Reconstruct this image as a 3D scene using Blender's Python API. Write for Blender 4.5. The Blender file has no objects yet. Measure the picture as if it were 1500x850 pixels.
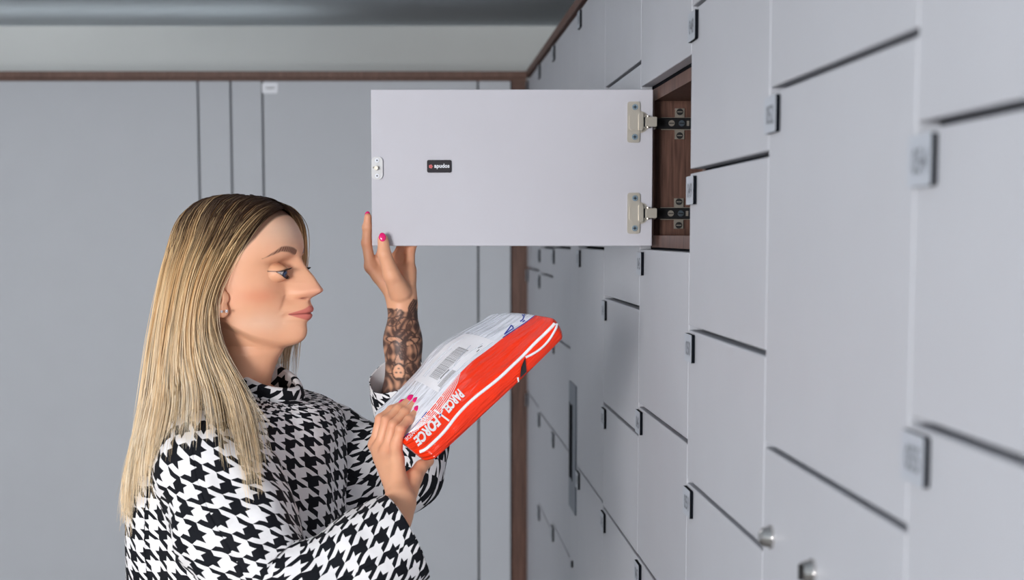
import bpy, bmesh, math, random
import numpy as np
from mathutils import Vector, Matrix, noise
from mathutils.bvhtree import BVHTree

random.seed(7)
rng = np.random.default_rng(11)
S = bpy.context.scene
C = S.collection

# ------------------------------------------------------------------ camera
FPX, PPX, PPY = 2300.0, 750.0, 560.0
CAMZ = 1.62
PITCH = math.atan(217.0 / FPX)
cd = bpy.data.cameras.new('camera')
cd.sensor_width = 36.0
cd.lens = FPX / 1500.0 * 36.0
cd.shift_y = (PPY - 425.0) / 1500.0
cd.clip_start = 0.05
cd.dof.use_dof = True
cd.dof.focus_distance = 2.36
cd.dof.aperture_fstop = 5.0
cam = bpy.data.objects.new('camera', cd)
cam.location = (0, 0, CAMZ)
cam.rotation_euler = (math.pi / 2 - PITCH, 0, 0)
C.objects.link(cam)
S.camera = cam

# ------------------------------------------------------------------ world and exposure
w = bpy.data.worlds.new('world')
S.world = w
w.use_nodes = True
bg = w.node_tree.nodes['Background']
bg.inputs[0].default_value = (0.80, 0.90, 1.0, 1)
bg.inputs[1].default_value = 0.15
S.view_settings.view_transform = 'Standard'
S.view_settings.look = 'None'
S.view_settings.gamma = 1.0
S.view_settings.use_curve_mapping = False
S.view_settings.exposure = 0.10

ADDED_LAMP = 3.7          # strength of the added, unseen pendant panels
ADDED_STRIP = 3.2          # strength of the added strip light hidden on the end cabinets
ADDED_WINDOW = 190.0        # key light at an added, unseen window behind the camera (watts)
wl = bpy.data.lights.new('added_window_light', 'AREA')
wl.shape = 'RECTANGLE'; wl.size = 1.25; wl.size_y = 1.35
wl.energy = ADDED_WINDOW; wl.color = (1.0, 0.98, 0.97)
wo = bpy.data.objects.new('added_window_light', wl)
wo.location = (-2.35, -2.38, 1.6); wo.rotation_euler = (math.pi / 2, 0, 0)
C.objects.link(wo)

def P(px, py, Y):
    """point on the ray of photo pixel (px,py) at forward distance Y"""
    dx = (px - PPX) / FPX; dy = (PPY - py) / FPX
    cp, sp = math.cos(PITCH), math.sin(PITCH)
    d = (dx, cp + dy * sp, -sp + dy * cp)
    s = Y / d[1]
    return Vector((d[0] * s, Y, CAMZ + d[2] * s))

# ------------------------------------------------------------------ helpers
def tag(o, label=None, cat=None, group=None, kind=None):
    if label: o['label'] = label
    if cat: o['category'] = cat
    if group: o['group'] = group
    if kind: o['kind'] = kind
    return o

def empty(name, loc=(0, 0, 0), rz=0.0):
    o = bpy.data.objects.new(name, None)
    C.objects.link(o); o.location = loc; o.rotation_euler = (0, 0, rz)
    o.empty_display_size = 0.05
    return o

def link(name, me, mat=None, parent=None, smooth=False):
    o = bpy.data.objects.new(name, me)
    C.objects.link(o)
    if mat is not None:
        for m in (mat if isinstance(mat, (list, tuple)) else [mat]):
            me.materials.append(m)
    if parent is not None: o.parent = parent
    if smooth: me.shade_smooth()
    return o

def box(bm, x0, x1, y0, y1, z0, z1, bev=0.0, mi=0, seg=2):
    r = bmesh.ops.create_cube(bm, size=1.0)
    vs = r['verts']
    for v in vs:
        v.co = Vector((x0 if v.co.x < 0 else x1, y0 if v.co.y < 0 else y1, z0 if v.co.z < 0 else z1))
    fs = {f for v in vs for f in v.link_faces}
    for f in fs: f.material_index = mi
    if bev > 0:
        es = {e for v in vs for e in v.link_edges}
        bmesh.ops.bevel(bm, geom=list(es), offset=bev, segments=seg, profile=0.5, affect='EDGES', material=-1)

def cyl(bm, p0, p1, r0, r1=None, n=20, mi=0):
    r1 = r0 if r1 is None else r1
    p0 = Vector(p0); p1 = Vector(p1); d = p1 - p0
    q = d.to_track_quat('Z', 'Y').to_matrix().to_4x4()
    M = Matrix.Translation((p0 + p1) / 2) @ q
    r = bmesh.ops.create_cone(bm, cap_ends=True, segments=n, radius1=r0, radius2=r1, depth=d.length, matrix=M)
    for f in {f for v in r['verts'] for f in v.link_faces}: f.material_index = mi

def prism(bm, outline, axis, a, b, mi=0):
    """extrude a closed 2D outline along an axis ('x','y','z') from a to b"""
    def mk(p, t):
        return {'x': (t, p[0], p[1]), 'y': (p[0], t, p[1]), 'z': (p[0], p[1], t)}[axis]
    v0 = [bm.verts.new(mk(p, a)) for p in outline]; v1 = [bm.verts.new(mk(p, b)) for p in outline]
    n = len(outline); fs = [bm.faces.new(v0), bm.faces.new(v1[::-1])]
    for i in range(n): fs.append(bm.faces.new((v0[i], v1[i], v1[(i + 1) % n], v0[(i + 1) % n])))
    for f in fs: f.material_index = mi
    bmesh.ops.recalc_face_normals(bm, faces=fs)

def rrect(x0, x1, y0, y1, r, n=6):
    pts = []
    for cx, cy, a0 in ((x1 - r, y1 - r, 0), (x0 + r, y1 - r, 90), (x0 + r, y0 + r, 180), (x1 - r, y0 + r, 270)):
        for i in range(n + 1):
            a = math.radians(a0 + 90 * i / n); pts.append((cx + r * math.cos(a), cy + r * math.sin(a)))
    return pts

def done(bm, name):
    me = bpy.data.meshes.new(name); bm.to_mesh(me); bm.free(); return me

def part(name, mat, parent, fn, smooth=False):
    bm = bmesh.new(); fn(bm)
    return link(name, done(bm, name), mat, parent, smooth)

def np_mesh(name, V, F):
    """V (n,3), F (m,k) arrays"""
    V = np.asarray(V, np.float32); F = np.asarray(F, np.int32)
    me = bpy.data.meshes.new(name)
    me.vertices.add(len(V)); me.vertices.foreach_set('co', V.ravel())
    k = F.shape[1]
    me.loops.add(F.size); me.loops.foreach_set('vertex_index', F.ravel())
    me.polygons.add(len(F)); me.polygons.foreach_set('loop_start', np.arange(0, F.size, k, dtype=np.int32))
    me.update(calc_edges=True); me.validate()
    return me

def set_col(me, col, name='Col'):
    a = me.color_attributes.new(name, 'FLOAT_COLOR', 'POINT')
    c = np.ones((len(me.vertices), 4), np.float32); c[:, :3] = col
    a.data.foreach_set('color', c.ravel())

def lin(r, g, b):
    f = lambda c: (c / 255 / 12.92) if c / 255 <= 0.04045 else ((c / 255 + 0.055) / 1.055) ** 2.4
    return np.array((f(r), f(g), f(b)))

_txt = {}
def text_mesh(s, shear=0.0, bold=0.0):
    """letters as flat triangles, 1 unit high em: returns verts (n,2), faces list"""
    key = (s, shear, bold)
    if key not in _txt:
        cu = bpy.data.curves.new('t', 'FONT'); cu.body = s; cu.size = 1.0; cu.shear = shear; cu.offset = bold
        cu.resolution_u = 3; cu.fill_mode = 'FRONT'
        o = bpy.data.objects.new('t', cu); C.objects.link(o)
        bpy.context.view_layer.update()
        me = bpy.data.meshes.new_from_object(o.evaluated_get(bpy.context.evaluated_depsgraph_get()))
        V = np.array([v.co[:2] for v in me.vertices]); F = [tuple(p.vertices) for p in me.polygons]
        bpy.data.objects.remove(o); bpy.data.curves.remove(cu); bpy.data.meshes.remove(me)
        _txt[key] = (V, F)
    return _txt[key]

# ------------------------------------------------------------------ materials
def mat(name, col, rough=0.5, metal=0.0, spec=0.5, **kw):
    m = bpy.data.materials.new(name); m.use_nodes = True
    b = m.node_tree.nodes['Principled BSDF']
    b.inputs['Base Color'].default_value = (*[float(c) for c in col], 1)
    b.inputs['Roughness'].default_value = rough; b.inputs['Metallic'].default_value = metal
    b.inputs['Specular IOR Level'].default_value = spec
    for k, v in kw.items(): b.inputs[k].default_value = v
    return m

class NT:
    def __init__(s, m): s.t = m.node_tree; s.b = s.t.nodes.get('Principled BSDF')
    def n(s, typ, **kw):
        x = s.t.nodes.new(typ)
        for k, v in kw.items():
            if isinstance(k, str) and hasattr(x, k): setattr(x, k, v)
        return x
    def l(s, a, b): s.t.links.new(a, b)
    def math(s, op, a, b=None):
        x = s.t.nodes.new('ShaderNodeMath'); x.operation = op
        for i, v in enumerate((a, b)):
            if v is None: continue
            if hasattr(v, 'is_linked'): s.l(v, x.inputs[i])
            else: x.inputs[i].default_value = v
        return x.outputs[0]
    def mix(s, f, a, b):
        x = s.t.nodes.new('ShaderNodeMix'); x.data_type = 'RGBA'
        for i, v in ((0, f), (6, a), (7, b)):
            if hasattr(v, 'is_linked'): s.l(v, x.inputs[i])
            elif i == 0: x.inputs[0].default_value = v
            else: x.inputs[i].default_value = (*[float(q) for q in v[:3]], 1)
        return x.outputs[2]
    def noise(s, scale, detail=3, coord='Object', stretch=None):
        tc = s.n('ShaderNodeTexCoord'); src = tc.outputs[coord]
        if stretch:
            mp = s.n('ShaderNodeMapping'); mp.inputs['Scale'].default_value = stretch; s.l(src, mp.inputs[0]); src = mp.outputs[0]
        nz = s.n('ShaderNodeTexNoise'); nz.inputs['Scale'].default_value = scale; nz.inputs['Detail'].default_value = detail
        s.l(src, nz.inputs['Vector']); return nz.outputs['Fac']
    def ramp(s, f, stops):
        r = s.n('ShaderNodeValToRGB'); e = r.color_ramp.elements
        while len(e) < len(stops): e.new(0.5)
        for k, (p, c) in zip(e, stops): k.position = p; k.color = (*[float(q) for q in c], 1)
        s.l(f, r.inputs[0]); return r.outputs[0]
    def bump(s, f, strength, dist=0.001):
        b = s.n('ShaderNodeBump'); b.inputs['Strength'].default_value = strength; b.inputs['Distance'].default_value = dist
        s.l(f, b.inputs['Height']); s.l(b.outputs[0], s.b.inputs['Normal'])

def lacquer(name, c, rough=0.5, amt=0.03):
    m = mat(name, c, rough, spec=0.35); t = NT(m)
    f = t.noise(9, 4)
    t.l(t.mix(f, np.array(c) * (1 - amt), np.array(c) * (1 + amt)), t.b.inputs['Base Color'])
    f2 = t.noise(700, 2); t.bump(f2, 0.08, 0.0004)
    return m

LOCK = lin(184, 186, 193)
M_lock = lacquer('grey_laminate', LOCK, 0.50)
M_inner = lacquer('grey_laminate_inner_face', lin(194, 193, 201), 0.45)
M_back = lacquer('grey_cabinet_laminate', lin(186, 190, 197), 0.52)
M_plate = mat('grey_plastic_plate', lin(176, 182, 192), 0.4)
M_plate_d = mat('engraved_grey', lin(110, 114, 122), 0.6)
M_wht = mat('white_plastic', lin(225, 228, 236), 0.4)
M_gap = mat('dark_gap', lin(12, 15, 22), 0.9, spec=.1)  # near-black bodies: shade of the door gaps put into the colour
M_nickel = mat('nickel', lin(192, 185, 174), 0.36, 0.85)
M_chrome = mat('chrome', lin(215, 212, 210), 0.12, 1.0)
M_steel_blue = mat('zinc_screw', lin(150, 170, 185), 0.3, 1.0)
M_blackmetal = mat('black_steel', lin(34, 35, 38), 0.42, 0.6)
M_dark = mat('black_hole', lin(14, 14, 16), 0.7)
M_handle = mat('brushed_steel', lin(108, 116, 126), 0.45, 0.7)

def wood(name, c1, c2, rough=0.5):
    m = mat(name, c1, rough, spec=0.35); t = NT(m)
    f = t.noise(26, 6, stretch=(9, 9, 0.5)); g = t.noise(3.0, 2, stretch=(3, 3, .6))
    k = t.math('ADD', t.math('MULTIPLY', f, 0.75), t.math('MULTIPLY', g, 0.25))
    t.l(t.ramp(k, [(0.33, c1), (0.66, c2)]), t.b.inputs['Base Color']); t.bump(f, 0.15, 0.0006)
    return m
M_wood = wood('dark_walnut', lin(66, 42, 34), lin(112, 80, 68))
M_trim = wood('walnut_trim', lin(84, 56, 46), lin(118, 86, 74))

M_wall = lacquer('painted_wall', lin(222, 226, 226), 0.8, 0.02)
M_ceil = lacquer('ceiling_paint', lin(204, 214, 222), 0.85, 0.02)
M_floor = lacquer('floor_vinyl', lin(120, 118, 116), 0.5, 0.05)

# ------------------------------------------------------------------ room shell
SL = 0.0627
WA = math.atan(SL)                     # the locker wall runs slightly across the view
WX0 = 0.3623
WR = Matrix.Rotation(WA, 4, 'Z')
def wall_pt(x, s, z): return Matrix.Translation((WX0, 0, 0)) @ WR @ Vector((x, s, z))
def wall_hit(px, py):
    """where the ray of a photo pixel meets the locker fronts: distance along the row, height"""
    d = P(px, py, 1.0) - Vector((0, 0, CAMZ))
    t = WX0 / (d.x + SL * d.y)
    p = Vector((0, 0, CAMZ)) + d * t
    return p.y / math.cos(WA), p.z

YB = 5.0                               # fronts of the cabinets on the end wall
TOPZ = P(400, 117, YB).z               # top of both cabinet rows
CEIL = P(400, 38, 5.55).z
XL = -3.3
def struct(name, fn, m):
    o = part(name, m, None, fn); o['kind'] = 'structure'; return o
struct('floor', lambda b: box(b, XL - .1, 1.2, -2.6, 5.7, -.06, 0), M_floor)
struct('ceiling', lambda b: box(b, XL - .1, 1.2, -2.6, 5.7, CEIL, CEIL + .08), M_ceil)
struct('wall_back', lambda b: box(b, XL - .1, 1.2, 5.55, 5.65, 0, CEIL), M_wall)
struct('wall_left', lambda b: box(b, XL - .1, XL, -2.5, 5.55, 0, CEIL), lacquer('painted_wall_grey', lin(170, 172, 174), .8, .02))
wr = struct('wall_right', lambda b: box(b, 0.62, 0.72, -2.7, 5.75, 0, CEIL), M_wall)
wr.location = (WX0, 0, 0); wr.rotation_euler = (0, 0, WA)
def rear(b):
    box(b, XL, 1.2, -2.6, -2.5, 0, .8); box(b, XL, 1.2, -2.6, -2.5, 2.3, CEIL)
    box(b, XL, -3.0, -2.6, -2.5, .8, 2.3); box(b, -1.7, 1.2, -2.6, -2.5, .8, 2.3)
struct('wall_front', rear, M_wall)
def wframe(b):
    for x0, x1 in ((-3.0, -2.95), (-1.75, -1.7), (-2.375, -2.325)): box(b, x0, x1, -2.58, -2.52, .8, 2.3)
    for z0, z1 in ((.8, .86), (2.24, 2.3)): box(b, -3.0, -1.7, -2.58, -2.52, z0, z1)
struct('added_window_1', wframe, M_wht)  # window added out of view to go with the key light

M_glow = bpy.data.materials.new('added_lamp_diffuser'); M_glow.use_nodes = True  # glow of the added lamps, none of them in view
_t = M_glow.node_tree; _t.nodes.clear()
_e = _t.nodes.new('ShaderNodeEmission'); _e.inputs[0].default_value = (1, .965, .93, 1); _e.inputs[1].default_value = ADDED_LAMP
_o = _t.nodes.new('ShaderNodeOutputMaterial'); _t.links.new(_e.outputs[0], _o.inputs[0])
UPS = {}
for up_ in (8.0,):
    UPS[up_] = M_glow.copy(); UPS[up_].name = 'added_lamp_uplight'; UPS[up_].node_tree.nodes['Emission'].inputs[1].default_value = up_
for lx, ly, up_ in ((-1.9, 1.1, 8.0), (-1.3, 3.0, 8.0), (-2.6, 2.9, 8.0), (-1.2, -1.3, 8.0)):  # pendants added above the view to raise the brightness
    M_up = UPS[up_]
    L = empty('added_pendant', (lx, ly, CEIL - .17))
    tag(L, 'added, unseen square white pendant panel light hung under the ceiling', 'added ceiling light', 'added pendant panel lights')
    def fr(b):
        for a in ((-.31, -.285, -.31, .31), (.285, .31, -.31, .31), (-.285, .285, -.31, -.285), (-.285, .285, .285, .31)):
            box(b, a[0], a[1], a[2], a[3], -.012, .056)
    part('frame', M_wht, L, fr)
    part('diffuser', M_glow, L, lambda b: box(b, -.284, .284, -.284, .284, -.004, .018))
    part('uplight', M_up, L, lambda b: box(b, -.27, .27, -.27, .27, .0185, .045))
    part('hanger', M_wht, L, lambda b: box(b, -.05, .05, -.05, .05, .046, .1695))

# ------------------------------------------------------------------ cabinets on the end wall
def cabinet(x0, x1, label, name='tall_cabinet', plate=False, cat='cabinet'):
    t = empty(name, ((x0 + x1) / 2, YB, 0)); h = (x1 - x0) / 2
    tag(t, label, cat)
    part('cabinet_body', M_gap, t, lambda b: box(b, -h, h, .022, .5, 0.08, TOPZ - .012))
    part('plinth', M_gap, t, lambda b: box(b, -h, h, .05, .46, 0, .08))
    g = .0028
    part('door', M_back, t, lambda b: box(b, -h + g, h - g, 0, .02, .085, TOPZ - .004, .0012))
    if plate:
        a = P(384, 121.5, YB); c = P(407.5, 137, YB)
        X0 = a.x - t.location.x
        p = part('number_plate', M_wht, t, lambda b: prism(b, rrect(X0, X0 + c.x - a.x, c.z, a.z, .005), 'y', -.004, -.0005))
        V, F = text_mesh('N001'); sc = (c.x - a.x) * .52 / (V[:, 0].max() - V[:, 0].min())
        VV = [(X0 + (c.x - a.x) * .24 + v[0] * sc, -.0046, c.z + (a.z - c.z) * .38 + v[1] * sc) for v in V]
        me = bpy.data.meshes.new('plate_number'); me.from_pydata(VV, [], F); link('plate_number', me, M_plate_d, p)
    return t
bx_ = [P(px, 120, YB).x for px in (-330, 289.5, 337.5, 384, 700, 749)]
cabinet(bx_[0], bx_[1], 'broad grey tall cabinet door left of two narrow filler panels on the end wall')
cabinet(bx_[1], bx_[2], 'narrow grey filler panel touching the broad plain cabinet door', 'filler_panel', cat='panel')
cabinet(bx_[2], bx_[3], 'narrow grey filler panel touching the cabinet with the white number plate', 'filler_panel', cat='panel')
cabinet(bx_[3], bx_[4], 'tall grey cabinet with small white number plate at its top corner', plate=True)
cabinet(bx_[4], bx_[5], 'narrow grey filler panel next to the dark walnut corner post', 'filler_panel', cat='panel')
xc = P(778, 400, YB).x
tag(part('corner_post', M_wood, None, lambda b: box(b, bx_[5] + .001, xc, YB + .015, YB + .10, 0, TOPZ - .002)),
    'dark walnut vertical post in the corner between cabinets and lockers', 'post')
struct('trim_1', lambda b: (box(b, bx_[0], xc - .015, YB - .006, YB + .5, TOPZ + .006, TOPZ + .026, .001),
                            box(b, bx_[0], xc - .015, YB + .012, YB + .5, TOPZ - .002, TOPZ + .006)), [M_trim])
# added strip light, unseen on the end-wall cabinets, to brighten wall and ceiling above
CV = empty('added_strip_light', (-1.85, YB + .16, TOPZ + .0265))
tag(CV, 'added, unseen long strip light lying on top of the tall cabinets', 'light')
part('channel', M_wht, CV, lambda b: (box(b, -1.2, 1.2, -.03, .03, 0, .004), box(b, -1.2, 1.2, -.03, -.025, .004, .0095)))
_m = M_glow.copy(); _m.name = 'added_strip_diffuser'; _m.node_tree.nodes['Emission'].inputs[1].default_value = ADDED_STRIP; _m.node_tree.nodes['Emission'].inputs[0].default_value = (.93, .98, 1, 1)
part('diffuser', _m, CV, lambda b: box(b, -1.195, 1.195, -.024, .024, .0045, .0095))
# ------------------------------------------------------------------ locker row
sY = [837.2 / (px - 605) / math.cos(WA) for px in (1338, 1124, 1010, 937, 885, 847.5)]
S_END = 5.02
S0 = 0.22
fill0, fill1 = sY[5], 3.635
bounds = [(S0, sY[0]), (sY[0], sY[1]), (sY[1], sY[2]), (sY[2], sY[3]), (sY[3], sY[4]), (sY[4], sY[5]),
          (fill1, 4.09), (4.09, 4.55), (4.55, S_END - .004)]
seams = [[(1350, 185), (1336, 617)], [(1128, 134), (1117, 650)], [(1012, 15), (1010, 252), (1007, 480), (1007, 705)],
         [(940, 130), (936, 363), (933, 592), (930, 809)], [(890, 128), (885, 435), (882, 590), (882, 741)],
         [(848, 362), (845, 683)], [(812, 362), (812, 494), (810, 630), (810, 767)], [(790, 362), (790, 400), (790, 603), (790, 740)],
         [(775, 393), (775, 578)]]
numbers = [[None, '054', '055'], [None, '052', None], [None, '048', '049', '050', '051'], [None, None, '045', '046', '047'],
           [None, '040', '041', '042', '043'], ['036', '037', '038'], ['031', '032', '033', '034', '035'],
           ['027', '028', '029', '025', '026'], ['022', '023', '024']]
colname = ['in the column beyond the two silver locks', 'in the column with the two silver locks',
           'in the column beside the open locker', 'in the open locker column',
           'in the column behind the open door', 'between the open door and the flush handle panel',
           'in the first column past the flush handle panel', 'in the second column past the flush handle panel',
           'in the column against the walnut corner post']
rowname = ['top', 'second from top', 'third from top', 'fourth from top', 'fifth from top']
BOT = 0.085
_plates = {}
def number_plate(t, number, s1, z1, H=.0365, W=.052):
    """the small plate at the top far corner of a door"""
    yo = s1 + .003; th = .0048
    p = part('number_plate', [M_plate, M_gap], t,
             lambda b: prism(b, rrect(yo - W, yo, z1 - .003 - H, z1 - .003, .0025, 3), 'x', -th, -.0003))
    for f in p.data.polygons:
        if abs(f.normal.x) < .5 and f.normal.y < .3: f.material_index = 1  # plate edges painted near-black to stand for their shadow
    V, F = text_mesh(number, 0, .01)
    sc = W * .62 / (V[:, 0].max() - V[:, 0].min()); scz = H * .50 / .7
    VV = [(-th - .0002, yo - W * .19 - v[0] * sc, z1 - .003 - H * .75 + v[1] * scz) for v in V]
    me = bpy.data.meshes.new('plate_number'); me.from_pydata(VV, [], F); link('plate_number', me, M_plate_d, p)

for ci, (b0, b1) in enumerate(bounds):
    zs = [TOPZ] + [wall_hit(*q)[1] for q in seams[ci]] + [BOT]
    for ri in range(len(zs) - 1):
        z1, z0 = zs[ri], zs[ri + 1]
        if ci == 3 and ri == 1:
            OPEN = (b0, b1, z0, z1); continue
        t = empty('locker', wall_pt(0, (b0 + b1) / 2, 0), WA); h = (b1 - b0) / 2
        num = numbers[ci][ri] if ri < len(numbers[ci]) else None
        if ci == 3: lab = ['grey locker directly above the open locker', '', 'grey locker directly below the open locker',
                           'second grey locker below the open locker', 'third grey locker below the open locker'][ri]
        elif ci == 1 and ri == 2: lab = 'grey locker door with two round silver locks'
        elif ci == 1 and ri == 1: lab = 'very tall grey locker with plate 052 above the silver locks'
        else: lab = '%s grey locker %s' % (rowname[ri], colname[ci])
        tag(t, lab, 'locker', 'lockers in the wall row')
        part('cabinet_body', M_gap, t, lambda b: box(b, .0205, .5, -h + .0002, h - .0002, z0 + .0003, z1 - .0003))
        gz = .0035; gs = .0011
        part('door', M_lock, t, lambda b: box(b, 0, .019, -h + gs, h - gs, z0 + gz, z1 - gz + .001, .0016))
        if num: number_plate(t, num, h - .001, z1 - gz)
        if ci == 1 and ri == 2:
            for k, q in enumerate(((1131, 787), (1192, 838))):
                s_, z_ = wall_hit(*q); y_ = s_ - (b0 + b1) / 2
                def lockfn(b):
                    cyl(b, (-.003, y_, z_), (0.001, y_, z_), .0125, n=28); cyl(b, (-.011, y_, z_), (-.003, y_, z_), .0095, .0115, n=28)
                    if k: box(b, -.014, -.0108, y_ - .0018, y_ + .0018, z_ - .007, z_ + .007, mi=1)
                    else: cyl(b, (-.0135, y_, z_), (-.011, y_, z_), .0055, .0085, n=24)
                lk = part('lock', [M_chrome, M_dark], t, lockfn)

# narrow filler panel with a flush handle
t = empty('handle_panel', wall_pt(0, (fill0 + fill1) / 2, 0), WA); h = (fill1 - fill0) / 2
tag(t, 'narrow grey filler panel with a long steel flush handle between lockers', 'panel')
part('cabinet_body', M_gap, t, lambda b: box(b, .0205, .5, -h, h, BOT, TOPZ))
part('door', M_lock, t, lambda b: box(b, 0, .019, -h + .001, h - .001, BOT + .003, TOPZ - .003, .0016))
s_, za = wall_hit(838, 560); _, zb = wall_hit(838, 745); y_ = h - .08
def hfn(b):
    prism(b, rrect(y_ - .074, y_ + .074, zb, za, .003, 3), 'x', -.003, -.0002)
    for z_ in (za - .10, zb + .09): cyl(b, (-.004, y_, z_), (-.003, y_, z_), .008, n=14, mi=1)
    prism(b, rrect(y_ - .005, y_ + .06, zb + .24, za - .22, .004, 3), 'x', -.0042, -.003, mi=1)
part('flush_handle', [M_handle, M_gap], t, hfn)
_, zk = wall_hit(836, 820)
part('lock', M_dark, t, lambda b: cyl(b, (-.004, y_, zk), (0, y_, zk), .008))

struct('trim_2', lambda b: (box(b, -.006, .5, S0, S_END - .02, TOPZ + .006, TOPZ + .026, .001),
                            box(b, .012, .5, S0, S_END - .02, TOPZ + .0005, TOPZ + .006)), [M_trim]).matrix_world = Matrix.Translation((WX0, 0, 0)) @ WR
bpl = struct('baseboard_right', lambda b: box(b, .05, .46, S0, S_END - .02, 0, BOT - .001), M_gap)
bpl.location = (WX0, 0, 0); bpl.rotation_euler = (0, 0, WA)

# ------------------------------------------------------------------ the open locker
b0, b1, z0, z1 = OPEN
DY = 2.468                              # inner face of the swung-open door
OL = empty('locker', wall_pt(0, (b0 + b1) / 2, 0), WA); h = (b1 - b0) / 2
tag(OL, 'open grey locker with dark walnut inside and its door swung out', 'locker', 'lockers in the wall row')
ft = .0195                              # carcass front behind the door line
part('side_panel', M_wood, OL, lambda b: box(b, ft, .5, h - .0185, h - .0003, z0 + .0005, z1 - .0005))
part('side_panel', M_wood, OL, lambda b: box(b, ft, .5, -h + .0003, -h + .0185, z0 + .0005, z1 - .0005))
part('top_panel', M_wood, OL, lambda b: box(b, ft, .49, -h + .0187, h - .0187, z1 - .0195, z1 - .001))
part('bottom_panel', M_wood, OL, lambda b: box(b, ft, .49, -h + .0187, h - .0187, z0 + .001, z0 + .0195))
part('back_panel', M_wood, OL, lambda b: box(b, .482, .49, -h + .0187, h - .0187, z0 + .02, z1 - .02))

p_tl = P(543, 131, DY); p_br = P(955, 360.5, DY)
dW = p_br.x - p_tl.x; dH = p_tl.z - p_br.z
# the door mesh is made in its own frame: x from the hinge edge (0) to the free edge (-dW), y 0 (inner face) .. .019
door = part('door', [M_inner, M_lock], OL, lambda b: box(b, -dW, 0, 0, .019, 0, dH, .0014))
door.matrix_parent_inverse = Matrix.Identity(4)
bpy.context.view_layer.update()
door.matrix_world = Matrix.Translation((p_br.x, DY, p_br.z))
door['label'] = 'pale grey inner face of the open door'
def D(px, py):                          # photo pixel -> door frame x,z
    q = P(px, py, DY); return q.x - p_br.x, q.z - p_br.z
def dpart(name, m, fn, smooth=False):
    o = part(name, m, door, fn, smooth); return o

def hinge_cup(cy):
    x0, zt = D(919, cy - 30); x1, zb = D(937, cy + 30); xm, zc = D(937, cy); xe, _ = D(945, cy)
    def f(b):
        prism(b, rrect(x0, x1, zb, zt, .004), 'y', -.0025, -.0001)
        cyl(b, (xm - .002, -.0012, zc), (xm - .002, -.0001, zc), .0175, n=36)          # cup rim
        prism(b, rrect(x0 + .003, xm + .008, zc - .0125, zc + .0125, .005), 'y', -.0045, -.0025)
        prism(b, rrect(xm - .002, xm + .005, zc - .0135, zc + .0135, .003), 'y', -.0085, -.0045)
        prism(b, rrect(xm + .006, xm + .010, zc - .0075, zc + .0075, .001), 'y', -.0055, -.0026, mi=2)
        prism(b, rrect(xm + .009, xm + .026, zc - .0075, zc + .0075, .0015), 'y', -.0095, -.005)
        for zz in (zc - .0085, zc + .0085): cyl(b, (xm + .012, -.0075, zz - .001), (xm + .012, -.0075, zz + .001), .003, n=14)
        for zz in (zt - .0085, zb + .0085):
            cx = (x0 + x1) / 2 + .002
            cyl(b, (cx, -.0036, zz), (cx, -.0025, zz), .0046, n=18, mi=1)
            box(b, cx - .0026, cx + .0026, -.0038, -.0035, zz - .0006, zz + .0006, mi=2)
            box(b, cx - .0006, cx + .0006, -.0038, -.0035, zz - .0026, zz + .0026, mi=2)
    o = dpart('hinge_cup', [M_nickel, M_steel_blue, M_dark], f)
    return zc
for cy in (179, 312.5):
    zc = hinge_cup(cy) + p_br.z
    # the arm and cross-shaped mounting plate on the locker's side panel
    yf = h - .0185
    def mount(b):
        xa = ft + .004
        pl = [(xa + .028, zc - .024), (xa + .043, zc - .024), (xa + .043, zc - .010), (xa + .062, zc - .008), (xa + .062, zc + .008), (xa + .043, zc + .010),
              (xa + .043, zc + .024), (xa + .028, zc + .024), (xa + .028, zc + .010), (xa + .012, zc + .008), (xa + .012, zc - .008), (xa + .028, zc - .010)]
        v = [(p[0], p[1]) for p in pl]
        prism(b, v, 'y', yf - .003, yf - .0001)
        box(b, xa - .004, xa + .075, yf - .013, yf - .003, zc - .0085, zc + .0085, .0008, mi=1)
        box(b, xa - .006, xa - .003, yf - .014, yf - .0045, zc - .0095, zc + .0095, .0008)
        box(b, xa + .006, xa + .07, yf - .0045, yf - .003, zc - .0098, zc + .0098)
        for xx, m_ in ((xa + .021, 0), (xa + .037, 2)):
            cyl(b, (xx, yf - .0145, zc), (xx, yf - .013, zc), .0048, n=18, mi=m_)
            box(b, xx - .004, xx + .004, yf - .0147, yf - .0144, zc - .0006, zc + .0006, mi=3)
        box(b, xa + .045, xa + .049, yf - .0134, yf - .0129, zc - .004, zc + .004)
        for zz in (zc - .0185, zc + .0185):
            cyl(b, (xa + .0355, yf - .0045, zz), (xa + .0355, yf - .003, zz), .0052, n=18, mi=3)
            box(b, xa + .0315, xa + .0395, yf - .0049, yf - .0045, zz - .0007, zz + .0007)
    part('hinge_arm', [M_nickel, M_blackmetal, M_steel_blue, M_dark], OL, mount)
    # link between cup and arm
    q0 = Vector((D(947, cy)[0] + p_br.x, DY - .007, zc)); q1 = wall_pt(ft + .002, (b0 + b1) / 2 + yf - .008, zc)
    inv = (Matrix.Translation(wall_pt(0, (b0 + b1) / 2, 0)) @ WR).inverted()
    a0 = inv @ q0; a1 = inv @ q1
    def linkfn(b):
        d = (a1 - a0).normalized(); n_ = Vector((d.y, -d.x, 0)) * .0022
        o2 = [(a0 - n_).xy, (a1 - n_).xy, (a1 + n_).xy, (a0 + n_).xy]
        prism(b, [tuple(q) for q in o2], 'z', zc - .0068, zc + .0068)
    part('hinge_link', M_nickel, OL, linkfn)

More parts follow.
